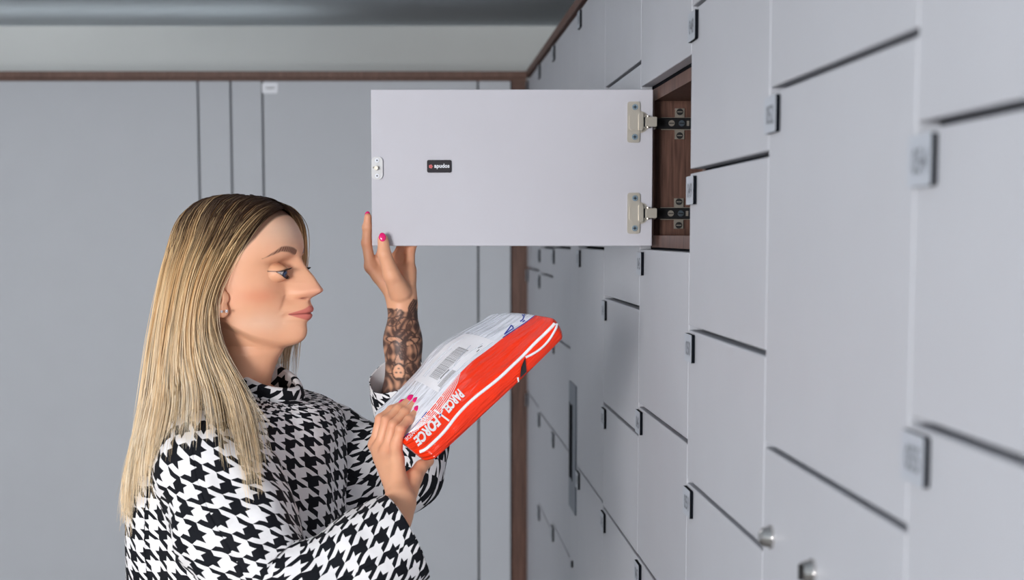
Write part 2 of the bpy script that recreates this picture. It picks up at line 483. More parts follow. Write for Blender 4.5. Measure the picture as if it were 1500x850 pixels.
# lock striker plate on the free edge
x0, zt = D(544.3, 230); x1, zb = D(561, 263)
def strik(b):
    prism(b, rrect(x0, x1, zb, zt, .0065, 7), 'y', -.0032, -.0001)
    cx = (x0 + x1) / 2; zc = (zt + zb) / 2
    for zz in (zt - .0055, zb + .0055):
        cyl(b, (cx, -.0042, zz), (cx, -.0032, zz), .0034, n=18, mi=1); cyl(b, (cx, -.0044, zz), (cx, -.0042, zz), .0014, n=10, mi=2)
    cyl(b, (cx - .001, -.010, zc), (cx - .001, -.0032, zc), .0030, .0036, n=20, mi=3)
    cyl(b, (cx - .006, -.0065, zc + .001), (cx - .001, -.0065, zc), .0012, n=8, mi=3)
dpart('lock_plate', [mat('grey_white_plastic', lin(208, 208, 210), .4), M_wht, M_plate_d, M_nickel], strik)
# glossy domed badge with logo
x0, zt = D(625.5, 234.5); x1, zb = D(661.5, 253)
M_badge = mat('glossy_black_badge', lin(34, 28, 36), .25, spec=.5)
M_red = mat('badge_red', lin(225, 110, 112), .4)
bd = dpart('badge', M_badge, lambda b: (prism(b, rrect(x0, x1, zb, zt, .0028), 'y', -.0016, -.0001), prism(b, rrect(x0 + .0008, x1 - .0008, zb + .0008, zt - .0008, .0024), 'y', -.0024, -.0016)))
zc = (zt + zb) / 2; bw = x1 - x0
def bdot(b):
    c = (x0 + bw * .155, zc - .0004)
    for i in range(5):
        a = math.tau * i / 5
        cyl(b, (c[0] + .0017 * math.cos(a), -.0027, c[1] + .0017 * math.sin(a)), (c[0] + .0017 * math.cos(a), -.0024, c[1] + .0017 * math.sin(a)), .0014, n=12)
    cyl(b, (c[0], -.0027, c[1]), (c[0], -.0024, c[1]), .0009, n=10)
dpart('badge_emblem', M_red, bdot)
V, F = text_mesh('apudos', 0, .03); sc = bw * .62 / (V[:, 0].max() - V[:, 0].min())
me = bpy.data.meshes.new('badge_lettering')
me.from_pydata([(x0 + bw * .30 + v[0] * sc, -.0027, zc - .0022 + v[1] * sc * 1.05) for v in V], [], F)
link('badge_lettering', me, M_wht, door)

# ------------------------------------------------------------------ the parcel in her hand
PK = empty('parcel', P(640, 640, 2.28))
tag(PK, 'orange and white plastic mailing bag parcel held in her right hand', 'parcel')
PKB = PK.location.copy()
def _lerp(a, b, t): return tuple(a[i] + (b[i] - a[i]) * t for i in range(len(a)))
def chaikin(pts, keep=()):
    out = []; n = len(pts)
    for i in range(n):
        a, b = pts[i], pts[(i + 1) % n]
        qa = list(a); qb = list(b)
        if i == n - 1: qb[3] = qb[3] + 3.4
        out.append(_lerp(qa, qb, .25)); out.append(_lerp(qa, qb, .75))
    return [tuple(p[:3]) + (p[3] % 3.4,) for p in out]
def section(u):
    F = _lerp((541, 609, 2.380), (722, 457, 2.425), u); N = _lerp((610, 667, 2.197), (820, 467, 2.240), u); G = _lerp((629, 676, 2.203), (832, 485, 2.246), u)
    bl = math.sin(math.pi * min(max(u, 0), 1))
    F = (F[0] - 3 * bl - 9 * math.exp(-((u - .62) / .2) ** 2), F[1] - 3 * bl - 8 * math.exp(-((u - .62) / .2) ** 2), F[2])
    G = (G[0] + 1.5 * bl, G[1] + 2 * bl, G[2])
    N = (N[0] + 2.0 * math.sin(u * 9 + 1), N[1] + 1.6 * math.sin(u * 11), N[2])
    e = min(1, u / .05, (1 - u) / .04)          # the ends are pinched a little
    e = .80 + .20 * math.sqrt(max(e, 0))
    f, n, g = P(*F), P(*N), P(*G)
    hh = f + (g - n) * 1.7; hh.z -= .012
    gg = g.copy(); gg.z -= .006
    up = ((f - n).cross(P(*_lerp((541, 609, 2.38), (722, 457, 2.42), 1)) - P(541, 609, 2.38))).normalized()
    if up.z < 0: up = -up
    pts = []
    for t in np.linspace(0, 1, 9):
        p = f.lerp(n, float(t)); b = .016 * math.sin(math.pi * t) * (.35 + .65 * bl)
        b += .0022 * noise.noise(Vector((u * 7, t * 5, 3.1)))
        pts.append((p, float(t)))
        pts[-1] = (p + up * b, float(t))
    for t in (.35, .7):
        p = n.lerp(gg, t) + Vector((.002, -.004, 0)) * math.sin(math.pi * t) + Vector((0, -.0035, 0)) * noise.noise(Vector((u * 9, t * 3, 8)))
        pts.append((p, 1 + .4 * t))
    pts.append((gg, 1.4))
    for t in (.3, .6): pts.append((gg.lerp(hh, t), 1.4 + t))
    pts.append((hh, 2.4)); pts.append((hh.lerp(f, .5), 2.9))
    c = Vector((0, 0, 0))
    for p, _ in pts: c += p
    c /= len(pts)
    L = [tuple(c + (p - c) * e) + (q,) for p, q in pts]
    return chaikin(chaikin(L))
US = np.concatenate([[0, .004, .012, .025], np.linspace(.04, .96, 110), [.975, .988, .996, 1]])
secs = [section(float(u)) for u in US]
nv = len(secs[0])
V = np.array([[p[:3] for p in s] for s in secs]); Q = np.array([[p[3] for p in s] for s in secs])
nu = len(US)
Fc = [(i * nv + j, i * nv + (j + 1) % nv, (i + 1) * nv + (j + 1) % nv, (i + 1) * nv + j) for i in range(nu - 1) for j in range(nv)]
me = bpy.data.meshes.new('bag')
VV = V.reshape(-1, 3).tolist(); c0 = len(VV); VV.append(V[0].mean(0).tolist()); c1 = len(VV); VV.append(V[-1].mean(0).tolist())
T3 = [(c0, (j + 1) % nv, j) for j in range(nv)] + [(c1, (nu - 1) * nv + j, (nu - 1) * nv + (j + 1) % nv) for j in range(nv)]
me.from_pydata([tuple(Vector(v) - PKB) for v in VV], [], Fc + T3)
uvl = me.uv_layers.new(name='UVMap')
Uf = np.repeat(US[:, None], nv, 1).ravel().tolist() + [0, 1]; Qf = Q.ravel().tolist() + [1.2, 1.2]
for poly in me.polygons:
    qs = [Qf[v] for v in poly.vertices]; wrap = max(qs) - min(qs) > 1.7
    for li, v in zip(poly.loop_indices, poly.vertices):
        q = Qf[v]
        if wrap and q < 1.7: q += 3.4
        uvl.data[li].uv = (Uf[v], q)
bm = bmesh.new(); bm.from_mesh(me); bmesh.ops.recalc_face_normals(bm, faces=bm.faces); bm.to_mesh(me); bm.free()
M_bag = mat('printed_poly_bag', lin(250, 52, 10), .14, spec=.45); t = NT(M_bag)
uvn = t.n('ShaderNodeUVMap'); sp = t.n('ShaderNodeSeparateXYZ'); t.l(uvn.outputs[0], sp.inputs[0])
bd_ = t.math('ADD', .70, t.math('MULTIPLY', t.math('SINE', t.math('MULTIPLY', sp.outputs[0], 7)), .012))
isO = t.math('GREATER_THAN', sp.outputs[1], bd_)
low = t.math('GREATER_THAN', sp.outputs[1], 2.0)
line = t.math('MULTIPLY', t.math('LESS_THAN', t.math('ABSOLUTE', t.math('SUBTRACT', sp.outputs[1], t.math('SUBTRACT', bd_, .004))), .008), t.math('LESS_THAN', t.math('ABSOLUTE', t.math('SUBTRACT', t.math('ABSOLUTE', t.math('SUBTRACT', sp.outputs[0], .5)), .42)), .14))
c = t.mix(isO, lin(232, 235, 245), lin(250, 52, 10)); c = t.mix(low, c, lin(225, 228, 238)); c = t.mix(line, c, lin(60, 40, 150))
t.l(c, t.b.inputs['Base Color'])
nz = t.noise(1.0, 4, 'UV', (5, 13, 1)); t.bump(nz, .55, .012)
bag = link('bag', me, M_bag, PK, True)
# map photo pixels to the bag's surface
def proj(p):
    d = Vector(p) - Vector((0, 0, CAMZ)); cp, sn = math.cos(PITCH), math.sin(PITCH)
    dep = d.y * cp - d.z * sn; up = d.y * sn + d.z * cp
    return PPX + FPX * d.x / dep, PPY - FPX * up / dep
top = [(i, j) for i in range(nu) for j in range(nv) if Q[i, j] < 1.45]
PX = np.array([proj(V[i, j]) for i, j in top])
order = {i: sorted([j for j in range(nv)], key=lambda j: Q[i, j]) for i in range(nu)}
def uq(px, py):
    k = np.argmin((PX[:, 0] - px) ** 2 + (PX[:, 1] - py) ** 2); i, j = top[k]; return float(US[i]), float(Q[i, j])
def surf(u, q, lift=.0006):
    u = min(max(u, .02), .98); fi = np.interp(u, US, np.arange(nu)); i0 = int(fi); i1 = min(i0 + 1, nu - 1); ft_ = fi - i0
    def row(i):
        o = order[i]; qs = Q[i, o]; return Vector([float(np.interp(q, qs, V[i, o, k])) for k in range(3)])
    p = row(i0).lerp(row(i1), ft_)
    n_ = Vector((0, -1, .35)).normalized()
    du = row(min(i0 + 4, nu - 1)) - row(max(i0 - 4, 0))
    o = order[i0]; qs = Q[i0, o]
    f2 = lambda qq: Vector([float(np.interp(qq, qs, V[i0, o, k])) for k in range(3)])
    nn = du.cross(f2(q + .05) - f2(q - .05))
    if nn.length > 1e-9:
        nn.normalize()
        if nn.dot(n_) < 0: nn = -nn
        n_ = nn
    return p + n_ * lift - PKB
def ribbon(name, m, strokes, width, parent=PK, lift=.0007):
    """strokes: lists of (u,q); flat printed lines following the bag"""
    vs, fs = [], []
    for st in strokes:
        pts = []
        for a, b in zip(st[:-1], st[1:]):
            for k in range(4): pts.append(_lerp(a, b, k / 4))
        pts.append(st[-1])
        W3 = [surf(*p, lift) for p in pts]
        for i, p in enumerate(W3):
            d = W3[min(i + 1, len(W3) - 1)] - W3[max(i - 1, 0)]
            view = (p + PKB - Vector((0, 0, CAMZ))).normalized(); s_ = d.cross(view)
            s_ = s_.normalized() * width / 2 if s_.length > 1e-9 else Vector((0, 0, width / 2))
            vs += [tuple(p - s_), tuple(p + s_)]
            if i: k = len(vs); fs.append((k - 4, k - 3, k - 1, k - 2))
    m_ = bpy.data.meshes.new(name); m_.from_pydata(vs, [], fs); return link(name, m_, m, parent)
def patch(name, m, rects, parent=PK, lift=.0007):
    vs, fs = [], []
    for (u0, u1, q0, q1) in rects:
        n1 = max(1, int((u1 - u0) * 30)); n2 = max(1, int((q1 - q0) * 14)); k = len(vs)
        for a in range(n1 + 1):
            for b_ in range(n2 + 1): vs.append(tuple(surf(u0 + (u1 - u0) * a / n1, q0 + (q1 - q0) * b_ / n2, lift)))
        for a in range(n1):
            for b_ in range(n2): i = k + a * (n2 + 1) + b_; fs.append((i, i + 1, i + n2 + 2, i + n2 + 1))
    m_ = bpy.data.meshes.new(name); m_.from_pydata(vs, [], fs); return link(name, m_, m, parent)
def print_text(name, s, u0, q0, ulen, qh, m, bold=.03, shear=.25):
    Vt, Ft = text_mesh(s, shear, bold); x0_ = Vt[:, 0].min(); L = Vt[:, 0].max() - x0_
    vs = [tuple(surf(u0 - (v[0] - x0_) / L * ulen, q0 + v[1] / .7 * qh, .0009)) for v in Vt]
    m_ = bpy.data.meshes.new(name); m_.from_pydata(vs, [], Ft); return link(name, m_, m, PK)
M_pw = mat('white_print', lin(238, 236, 240), .35); M_pg = mat('grey_print', lin(150, 150, 154), .5); M_pk = mat('dark_print', lin(70, 70, 76), .5)
M_pb = mat('blue_ink', lin(40, 62, 160), .4); M_label = mat('paper_label', lin(240, 240, 246), .5); M_tab = mat('black_plastic_tab', lin(30, 30, 34), .3)
M_lines = mat('pale_grey_print', lin(188, 192, 204), .5)
u1, q1 = uq(693, 563); u2, q2 = uq(605, 645)
print_text('brand_lettering', 'PARCEL', .405, .82, .135, .10, M_pw, .045, .4); print_text('brand_lettering', 'FORCE', .222, .81, .185, .12, M_pw, .045, .4)
print_text('brand_lettering', 'WORLDWIDE', .20, .725, .18, .05, M_pw, .015, .1)
ribbon('brand_star', M_pw, [[(.243, .76), (.243, .98)], [(.225, .87), (.268, .84)]], .0026)
ribbon('brand_star', M_pb, [[(.247, .85), (.238, .87)]], .003, lift=.0011)
arcs = []
for k in range(6):
    a0 = .10 + .018 * k
    arcs.append([(.06 + (.36 + .012 * k) * s_, .705 + (.015 + .021 * k) * math.sin(math.pi * s_) ** .8) for s_ in np.linspace(0, 1, 9)])
for k in range(4):
    arcs.append([(.16 + .05 * k + .02 * math.sin(3 * s_), .705 + .06 * s_) for s_ in np.linspace(0, 1, 4)])
ribbon('swoosh_lines', M_pw, arcs, .0009)
lab = patch('address_label', M_label, [(.33, .74, .20, .66)], lift=.0006)
bars = []
x_ = .385; r_ = random.Random(4)
while x_ < .62:
    w_ = r_.choice((.002, .003, .005)); bars.append((x_, x_ + w_, .40, .55)); x_ += w_ + r_.choice((.002, .003, .004))
x_ = .36
patch('barcode', M_pg, bars, lab, .0009)
patch('barcode', M_pg, [(.36 + .0055 * k, .363 + .0055 * k, .60, .65) for k in range(22)], lab, .0009)
ribbon('label_text', M_pk, [[(.40, .57), (.47, .57)], [(.66, .60), (.685, .61)], [(.635, .635), (.655, .63)]], .0012, lab, .0010)
ribbon('label_text', M_lines, [[(.37, .585), (.70, .585)], [(.37, .30), (.70, .30)], [(.37, .34), (.6, .34)], [(.5, .58), (.62, .52)], [(.55, .56), (.66, .50)], [(.34, .655), (.73, .655)]], .0008, lab, .0010)
ribbon('printed_lines', M_lines, [[(.05 + .02 * k, .12 + .1 * k), (.30, .12 + .1 * k)] for k in range(4)], .0008)
ribbon('printed_lines', M_lines, [[(.76, .16 + .07 * k), (.97, .16 + .07 * k)] for k in range(7)], .0008)
def stroke(*pp): return [uq(*p) for p in pp]
ribbon('handwriting', M_pb, [stroke((739, 490), (747, 486), (753, 481), (750, 477)), stroke((739, 490), (745, 483), (750, 477)),
                             stroke((762, 471), (766, 468), (767, 464), (765, 462)), stroke((769, 462), (773, 459)), stroke((765, 473), (769, 470))], .0016, lift=.0012)
# folded seam, tab and tick on the side
def seamtube(name, path, r, m):
    bm = bmesh.new(); prev = None
    W3 = [surf(u, q, .0008) for u, q in path]
    for i, p in enumerate(W3):
        d = (W3[min(i + 1, len(W3) - 1)] - W3[max(i - 1, 0)]).normalized(); a = d.cross(Vector((0, -1, .3))).normalized(); b_ = d.cross(a)
        ring = [bm.verts.new(p + a * r * math.cos(k * math.pi / 4) * 1.0 + b_ * r * .5 * math.sin(k * math.pi / 4)) for k in range(8)]
        if prev:
            for k in range(8): bm.faces.new((prev[k], prev[(k + 1) % 8], ring[(k + 1) % 8], ring[k]))
        prev = ring
    bmesh.ops.recalc_face_normals(bm, faces=bm.faces)
    return link(name, done(bm, name), m, PK, True)
seamtube('seam', [(u, 1.02 + .012 * math.sin(u * 14)) for u in np.linspace(.022, .965, 50)], .0024, M_pw)
seamtube('seam', [(u, 1.06 + .10 * math.sin((u - .74) / .24 * math.pi) * 1.0) for u in np.linspace(.74, .975, 26)], .0017, M_pw)
tb = [surf(u, q, .0016) for u, q in ((.735, 1.06), (.70, 1.30), (.655, 1.30), (.69, 1.14))]
bmt = bmesh.new(); fv = [bmt.verts.new(p) for p in tb]; bmt.faces.new(fv)
r_ = bmesh.ops.extrude_face_region(bmt, geom=bmt.faces[:]); [setattr(v, 'co', v.co + Vector((.0003, -.0012, .0006))) for v in r_['geom'] if isinstance(v, bmesh.types.BMVert)]
link('tab', done(bmt, 'tab'), M_tab, PK)
ribbon('tick_mark', M_pw, [[(.648, 1.26), (.632, 1.42)]], .0024)

# ------------------------------------------------------------------ the woman
Y0 = 2.35; KS = Y0 / FPX               # metres per photo pixel at her head
PB = Vector((P(355, 700, Y0).x, Y0 + .02, 0))
WO = empty('person', PB)
tag(WO, 'long-haired blonde person in a black and white houndstooth top holding a parcel', 'person')

def world_obj(name, V, F, m, parent=WO, col=None, smooth=True):
    me = np_mesh(name, np.asarray(V) - np.array(PB), F)
    if col is not None: set_col(me, col)
    return link(name, me, m, parent, smooth)

# ---- small signed-distance modeller
def surface_nets(f, lo, hi, hstep):
    lo = np.array(lo, float); hi = np.array(hi, float)
    n = np.ceil((hi - lo) / hstep).astype(int) + 1
    ax = [lo[i] + hstep * np.arange(n[i]) for i in range(3)]
    G = np.stack(np.meshgrid(*ax, indexing='ij'), -1).reshape(-1, 3).astype(np.float32)
    val = f(G).reshape(n); ins = val < 0
    nc = n - 1; cidx = lambda a: (a[:, 0] * nc[1] + a[:, 1]) * nc[2] + a[:, 2]
    acc = np.zeros((nc.prod(), 3)); cnt = np.zeros(nc.prod()); quads = []
    for a in range(3):
        sl0 = [slice(None)] * 3; sl1 = [slice(None)] * 3; sl0[a] = slice(0, -1); sl1[a] = slice(1, None)
        i0 = ins[tuple(sl0)]; i1 = ins[tuple(sl1)]
        E = np.argwhere(i0 != i1); b, c_ = (a + 1) % 3, (a + 2) % 3
        E = E[(E[:, b] > 0) & (E[:, b] < n[b] - 1) & (E[:, c_] > 0) & (E[:, c_] < n[c_] - 1)]
        v0 = val[tuple(E.T)]; E1 = E.copy(); E1[:, a] += 1; v1 = val[tuple(E1.T)]
        tt = v0 / (v0 - v1); pos = E.astype(float); pos[:, a] += tt
        cells = []
        for db, dc in ((-1, -1), (0, -1), (0, 0), (-1, 0)):
            q = E.copy(); q[:, b] += db; q[:, c_] += dc; ci = cidx(q); cells.append(ci)
            np.add.at(acc, ci, pos); np.add.at(cnt, ci, 1)
        qd = np.stack(cells, 1); flip = v0 > v1
        # inside at start, outside at end: surface faces +a
        qd[flip] = qd[flip][:, ::-1]; quads.append(qd)
    quads = np.concatenate(quads); used = np.where(cnt > 0)[0]; mp = -np.ones(nc.prod(), int); mp[used] = np.arange(len(used))
    Vv = acc[used] / cnt[used][:, None] * hstep + lo
    return Vv, mp[quads]
def laplace(V, F, it=2, lam=.5):
    n = len(V)
    for _ in range(it):
        s_ = np.zeros_like(V); c_ = np.zeros(n)
        for k in range(4):
            a, b = F[:, k], F[:, (k + 1) % 4]
            np.add.at(s_, a, V[b]); np.add.at(c_, a, 1); np.add.at(s_, b, V[a]); np.add.at(c_, b, 1)
        V = V + lam * (s_ / np.maximum(c_, 1)[:, None] - V)
    return V
def cone(p, a, b, ra, rb):
    a = np.array(a, np.float32); b = np.array(b, np.float32); ba = b - a
    hh = np.clip(((p - a) @ ba) / max(float(ba @ ba), 1e-12), 0, 1)
    return np.linalg.norm(p - a - hh[:, None] * ba, axis=1) - (ra + (rb - ra) * hh)
def ell(p, c, r):
    q = (p - np.array(c, np.float32)) / np.array(r, np.float32); k = np.linalg.norm(q, axis=1); return (k - 1) * min(r)
def smin(a, b, k):
    h_ = np.clip(.5 + .5 * (b - a) / k, 0, 1); return b + (a - b) * h_ - k * h_ * (1 - h_)
def chain(p, pts, rad, k=.003):
    d = None
    for (a, b, ra, rb) in zip(pts[:-1], pts[1:], rad[:-1], rad[1:]):
        e = cone(p, a, b, ra, rb); d = e if d is None else smin(d, e, k)
    return d
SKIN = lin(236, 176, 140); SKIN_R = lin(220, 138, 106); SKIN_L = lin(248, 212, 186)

def make_hand(arm, armr, mcps, fingers, frad, thumb, trad, hstep=.0016, webs=.007, pads=()):
    """arm: points elbow..wrist; fingers: per finger list of 3 further points"""
    allp = [Vector(q) for q in arm] + [Vector(q) for f_ in fingers for q in f_] + [Vector(q) for q in thumb] + [Vector(q) for q in mcps]
    lo = [min(q[i] for q in allp) - .045 for i in range(3)]; hi = [max(q[i] for q in allp) + .045 for i in range(3)]
    wr_ = arm[-1]
    def f(p):
        d = chain(p, arm, armr, .02)
        pal = None
        for i, m_ in enumerate(mcps):
            s0 = Vector(wr_).lerp(Vector(m_), .12)
            e = cone(p, s0, m_, armr[-1] * .62, frad[i] * 1.18); pal = e if pal is None else smin(pal, e, .010)
        for a, b in zip(mcps[:-1], mcps[1:]):
            e = cone(p, Vector(a).lerp(Vector(wr_), .25), Vector(b).lerp(Vector(wr_), .25), frad[0] * 1.0, frad[0] * 1.0); pal = smin(pal, e, .008)
        d = smin(d, pal, .016)
        for a, b, ra, rb in pads: d = smin(d, cone(p, a, b, ra, rb), .012)
        for i, fg in enumerate(fingers):
            pts = [mcps[i]] + list(fg); r = frad[i]
            rad = [r * 1.08, r * 1.0, r * .88, r * .74]
            e = chain(p, pts, rad, .002)
            for q in pts[1:3]: e = smin(e, np.linalg.norm(p - np.array(q, np.float32), axis=1) - r * 1.0, .003)
            kk = np.clip(np.linalg.norm(p - np.array(mcps[i], np.float32), axis=1) / .030, 0, 1)
            d = smin(d, e, .0025 + webs * (1 - kk))
        e = chain(p, thumb, trad, .004)
        kk = np.clip(np.linalg.norm(p - np.array(thumb[1], np.float32), axis=1) / .03, 0, 1)
        return smin(d, e, .0025 + .012 * (1 - kk))
    V, F = surface_nets(f, lo, hi, hstep)
    return laplace(V, F, 2, .5), F
def nail_mesh(tip, along, normal, L=.0065, W=.0046, T=.0022):
    bm = bmesh.new(); bmesh.ops.create_uvsphere(bm, u_segments=20, v_segments=12, radius=1)
    x = Vector(along).normalized(); z = (Vector(normal) - x * Vector(normal).dot(x)).normalized(); y = z.cross(x)
    M_ = Matrix((x * L, y * W, z * T)).transposed().to_4x4(); M_.translation = Vector(tip) - PB
    bmesh.ops.transform(bm, matrix=M_, verts=bm.verts); return done(bm, 'fingernail')

def H(px, py, dy): return P(px, py, DY + dy)
armL = [H(598, 700, .0), H(593, 585, .010), H(590, 500, .020), H(590, 447, .026)]
mcpL = [H(543, 391, .036), H(559, 380, .043), H(581, 380, .043), H(600, 396, .036)]
finL = [[H(537, 356, .033), H(538, 333, .030), H(539, 318, .029)],
        [H(562, 357, .048), H(566, 338, .046), H(567, 326, .040)],
        [H(590, 360, .047), H(598, 342, .044), H(600, 331, .038)],
        [H(601, 366, .042), H(608, 352, .040), H(611, 343, .036)]]
thL = [H(586, 428, .012), H(574, 404, -.006), H(563, 372, -.0145), H(561, 351, -.0105)]
VL, FL = make_hand(armL, [.036, .033, .0265, .0225], mcpL, finL, [.0082, .0088, .0086, .0078], thL, [.0185, .0135, .0102, .0086], pads=[(H(596, 425, .024), H(598, 402, .030), .013, .010)])
armR = [P(455, 850, 2.165), P(520, 800, 2.175), P(573, 762, 2.19), P(588, 738, 2.20)]
mcpR = [P(549, 652, 2.305), P(556, 657, 2.287), P(567, 659, 2.268), P(580, 653, 2.250)]
finR = [[P(558, 615, 2.312), P(574, 602, 2.326), P(588, 594, 2.334)],
        [P(567, 618, 2.293), P(584, 601, 2.309), P(600, 588, 2.322)],
        [P(577, 624, 2.273), P(593, 606, 2.290), P(608, 592, 2.306)],
        [P(587, 630, 2.252), P(599, 616, 2.268), P(610, 604, 2.284)]]
finR = [[q + Vector((0, -.0045, .0012)) for q in f_] for f_ in finR]
thR = [P(597, 722, 2.225), P(606, 700, 2.245), P(617, 684, 2.262), P(628, 676, 2.275)]
VR, FR = make_hand(armR, [.034, .031, .024, .0205], mcpR, finR, [.0080, .0084, .0082, .0072], thR, [.0150, .0125, .0095, .008])

# ---- head: horizontal slices through the face, in photo-pixel units around (345,397)
HY = math.radians(16.0); cH, sH = math.cos(HY), math.sin(HY)
tp = np.array([300, 310, 320, 330, 345, 358, 366, 376, 384, 392, 404, 413, 421, 424, 427, 430, 434, 437, 441, 446, 450, 453, 456.4, 459, 462, 466, 470, 476, 482, 488, 493, 498, 502.5, 505, 507, 512, 517, 530, 550, 585])
tM = np.array([398, 417, 428, 435, 441.5, 444.5, 445, 444, 448, 453, 463.7, 469.5, 474.8, 475.6, 474, 469, 461, 457.5, 458, 459.7, 462, 462, 459, 460, 460, 457, 451.5, 451, 452, 451, 449, 444, 436, 427, 419, 415, 411, 404, 396, 388])
tK = np.array([398, 417, 428, 435, 441, 443, 442, 438, 435, 433, 432, 432, 433, 433, 434, 435, 436, 437, 438, 439, 439, 439, 438, 437, 436, 434, 432, 432, 432, 431, 429, 425, 418, 412, 408, 405, 402, 398, 392, 386])
tS = np.interp(tp, [300, 358, 376, 392, 404, 413, 424, 430, 437, 446, 453, 462, 470, 482, 500, 512, 585], [20, 15, 9, 10, 12, 14.5, 16, 15.5, 13, 18, 20, 19, 20, 20, 21, 24, 26])
zz_ = [104, 102, 97, 90, 75, 50, 20, 0, -20, -45, -60, -80, -95, -105, -120, -190]
tB = [4, -22, -42, -54, -68, -78, -80, -78, -73, -62, -57, -50, -47, -46, -45, -44]
tW = [3, 22, 36, 46, 59, 69, 72.5, 72, 70, 66, 62.5, 57, 52, 46, 42, 43]
tN = [2, 2, 2, 2.1, 2.2, 2.3, 2.3, 2.15, 2.05, 1.95, 1.9, 1.85, 1.85, 2, 2, 2]
zrow = np.concatenate([np.linspace(104, 98, 8, endpoint=False), np.linspace(98, 50, 40, endpoint=False), np.linspace(50, -112, 250, endpoint=False), np.linspace(-112, -188, 40)])
tfr = np.linspace(-math.pi / 2, math.pi / 2, 361)
tbk = np.linspace(math.pi / 2, 1.5 * math.pi, 81)[1:-1]
def smooth1(y, n=5):
    k = np.ones(n) / n; return np.convolve(np.pad(y, n // 2, mode='edge'), k, 'valid')
pyr = 397 - zrow
Mz = (np.interp(pyr, tp, tM) - 345) / cH; Kz = (np.interp(pyr, tp, tK) - 345) / cH; Sz = np.interp(pyr, tp, tS)
Mz = smooth1(Mz, 7); Kz = smooth1(Kz, 7)
ztop = zrow > 97
Kz[ztop] = np.interp(zrow[ztop], [97, 101, 104], [Kz[~ztop][0], 36, 14]); Mz[ztop] = Kz[ztop]
def ip(tab):
    zf = np.linspace(-190, 104, 1471); v = np.interp(-zf, -np.array(zz_, float), tab); s = smooth1(smooth1(v, 61), 41)
    k = np.clip((zf - 82) / 10, 0, 1); return np.interp(zrow, zf, s * (1 - k) + v * k)
Bz, Wz, Nz = ip(tB), ip(tW), ip(tN)
cz = np.interp(zrow, [-190, -110, -60, 0, 60, 104], [10, 14, 8, -2, -4, 8])
T = np.concatenate([tfr, tbk]); nt = len(T); nr = len(zrow)
Z = np.repeat(zrow[:, None], nt, 1)
sn, cs = np.sin(T)[None], np.cos(T)[None]
e2 = 2 / Nz[:, None]
Yl = Wz[:, None] * np.sign(sn) * np.abs(sn) ** e2
af = (Kz - cz)[:, None]; ab = (cz - Bz)[:, None]
X = cz[:, None] + np.where(cs >= 0, af, ab) * np.sign(cs) * np.abs(cs) ** e2
zjaw = np.interp(X, [-30, 12, 45, 90], [-58, -70, -88, -105])
jw = np.clip((zjaw - Z) / 17, 0, 1); jw = jw * jw * (3 - 2 * jw)
Yl = Yl * (1 - .21 * jw * np.clip((X + 40) / 30, 0, 1) * np.clip((-Z - 60) / 10, 0, 1) * np.clip((128 + Z) / 20, .35, 1))
front = np.clip(cs * 1.0, 0, 1) * np.ones_like(Z)
G2 = lambda y0, z0, sy, sz: np.exp(-((np.abs(Yl) - y0) / sy) ** 2 - ((Z - z0) / sz) ** 2)
X = X + (Mz - Kz)[:, None] * np.exp(-np.abs(Yl / Sz[:, None]) ** 2.6) * (front > 0)
fw = np.clip(front * 3, 0, 1)
X += fw * (3.5 * G2(8, -27, 5, 6) + 6.0 * G2(15.5, -32, 4.5, 6.5) - 3.2 * G2(21, -30, 3.5, 9))               # nose wings and their crease
X -= fw * 4.5 * G2(8.0, -38.5, 3.4, 1.9)                                               # nostrils
X += fw * (2.6 * G2(28, 27, 20, 8) + 3.2 * G2(50, -22, 16, 15) - 3.2 * G2(46, -62, 16, 18))   # brow, cheekbone, cheek hollow
X -= fw * 2.0 * G2(0, -46, 4.0, 4.5)                                                   # philtrum
X -= fw * 2.4 * G2(23, -63.5, 4, 4)                                                    # mouth corners
mline = -60.0 - 2.2 * (np.abs(Yl) / 22) ** 2
X -= fw * 2.6 * np.exp(-((Z - mline) / 1.15) ** 2) * np.clip(1 - (np.abs(Yl) / 22.5) ** 4, 0, 1)
X -= fw * 1.8 * np.exp(-((np.abs(Yl) - (24 + (-38 - Z) * .32)) / 3.2) ** 2) * np.clip(1 - ((Z + 48) / 14) ** 2, 0, 1)   # smile line
# eyes
EX, EY, EZ, ER = 82.0, 31.0, -1.0, 13.2
soc = .6 * np.exp(-((np.abs(Yl) - 30) / 13) ** 4) * np.exp(-(np.clip(Z - 3, 0, 99) / 12.5) ** 2 - (np.clip(-3 - Z, 0, 99) / 13) ** 2) + 7.0 * G2(24, 11, 11, 6.5) + 3.5 * G2(40, 12, 10, 5)
X -= fw * soc
rr = (np.abs(Yl) - EY) ** 2 + (Z - EZ) ** 2
lid = EX + np.sqrt(np.clip((ER + 1.6) ** 2 - rr, 0, None)) - 7.0 * np.clip(rr / (ER + 1.6) ** 2, 0, 1) ** 3 - 1.2 * np.clip((EZ - 7 - Z) / 7, 0, 1)
on = (rr < (ER + 1.4) ** 2) & (front > 0)
d_ = np.where(on, lid, -999)
hh_ = np.clip(.5 + .5 * (d_ - X) / 6.0, 0, 1)
X = np.where(on, X * (1 - hh_) + d_ * hh_ + 3.0 * hh_ * (1 - hh_), X)
X -= fw * 1.1 * np.exp(-((Z - (9.5 - ((np.abs(Yl) - 32) / 16) ** 2 * 5)) / 1.5) ** 2) * np.exp(-((np.abs(Yl) - 32) / 15) ** 6)   # crease of the upper lid
s_ = np.clip((np.abs(Yl) - 17.0) / (44.0 - 17.0), 0, 1)
bow = (4 * s_ * (1 - s_))
zu = 2.0 + (-2.0) * s_ + 2.3 * bow; zl = 2.0 + (-2.0) * s_ - 9.4 * bow ** .9
inside = (Z < zu) & (Z > zl) & (s_ > 0) & (s_ < 1) & (front > 0)
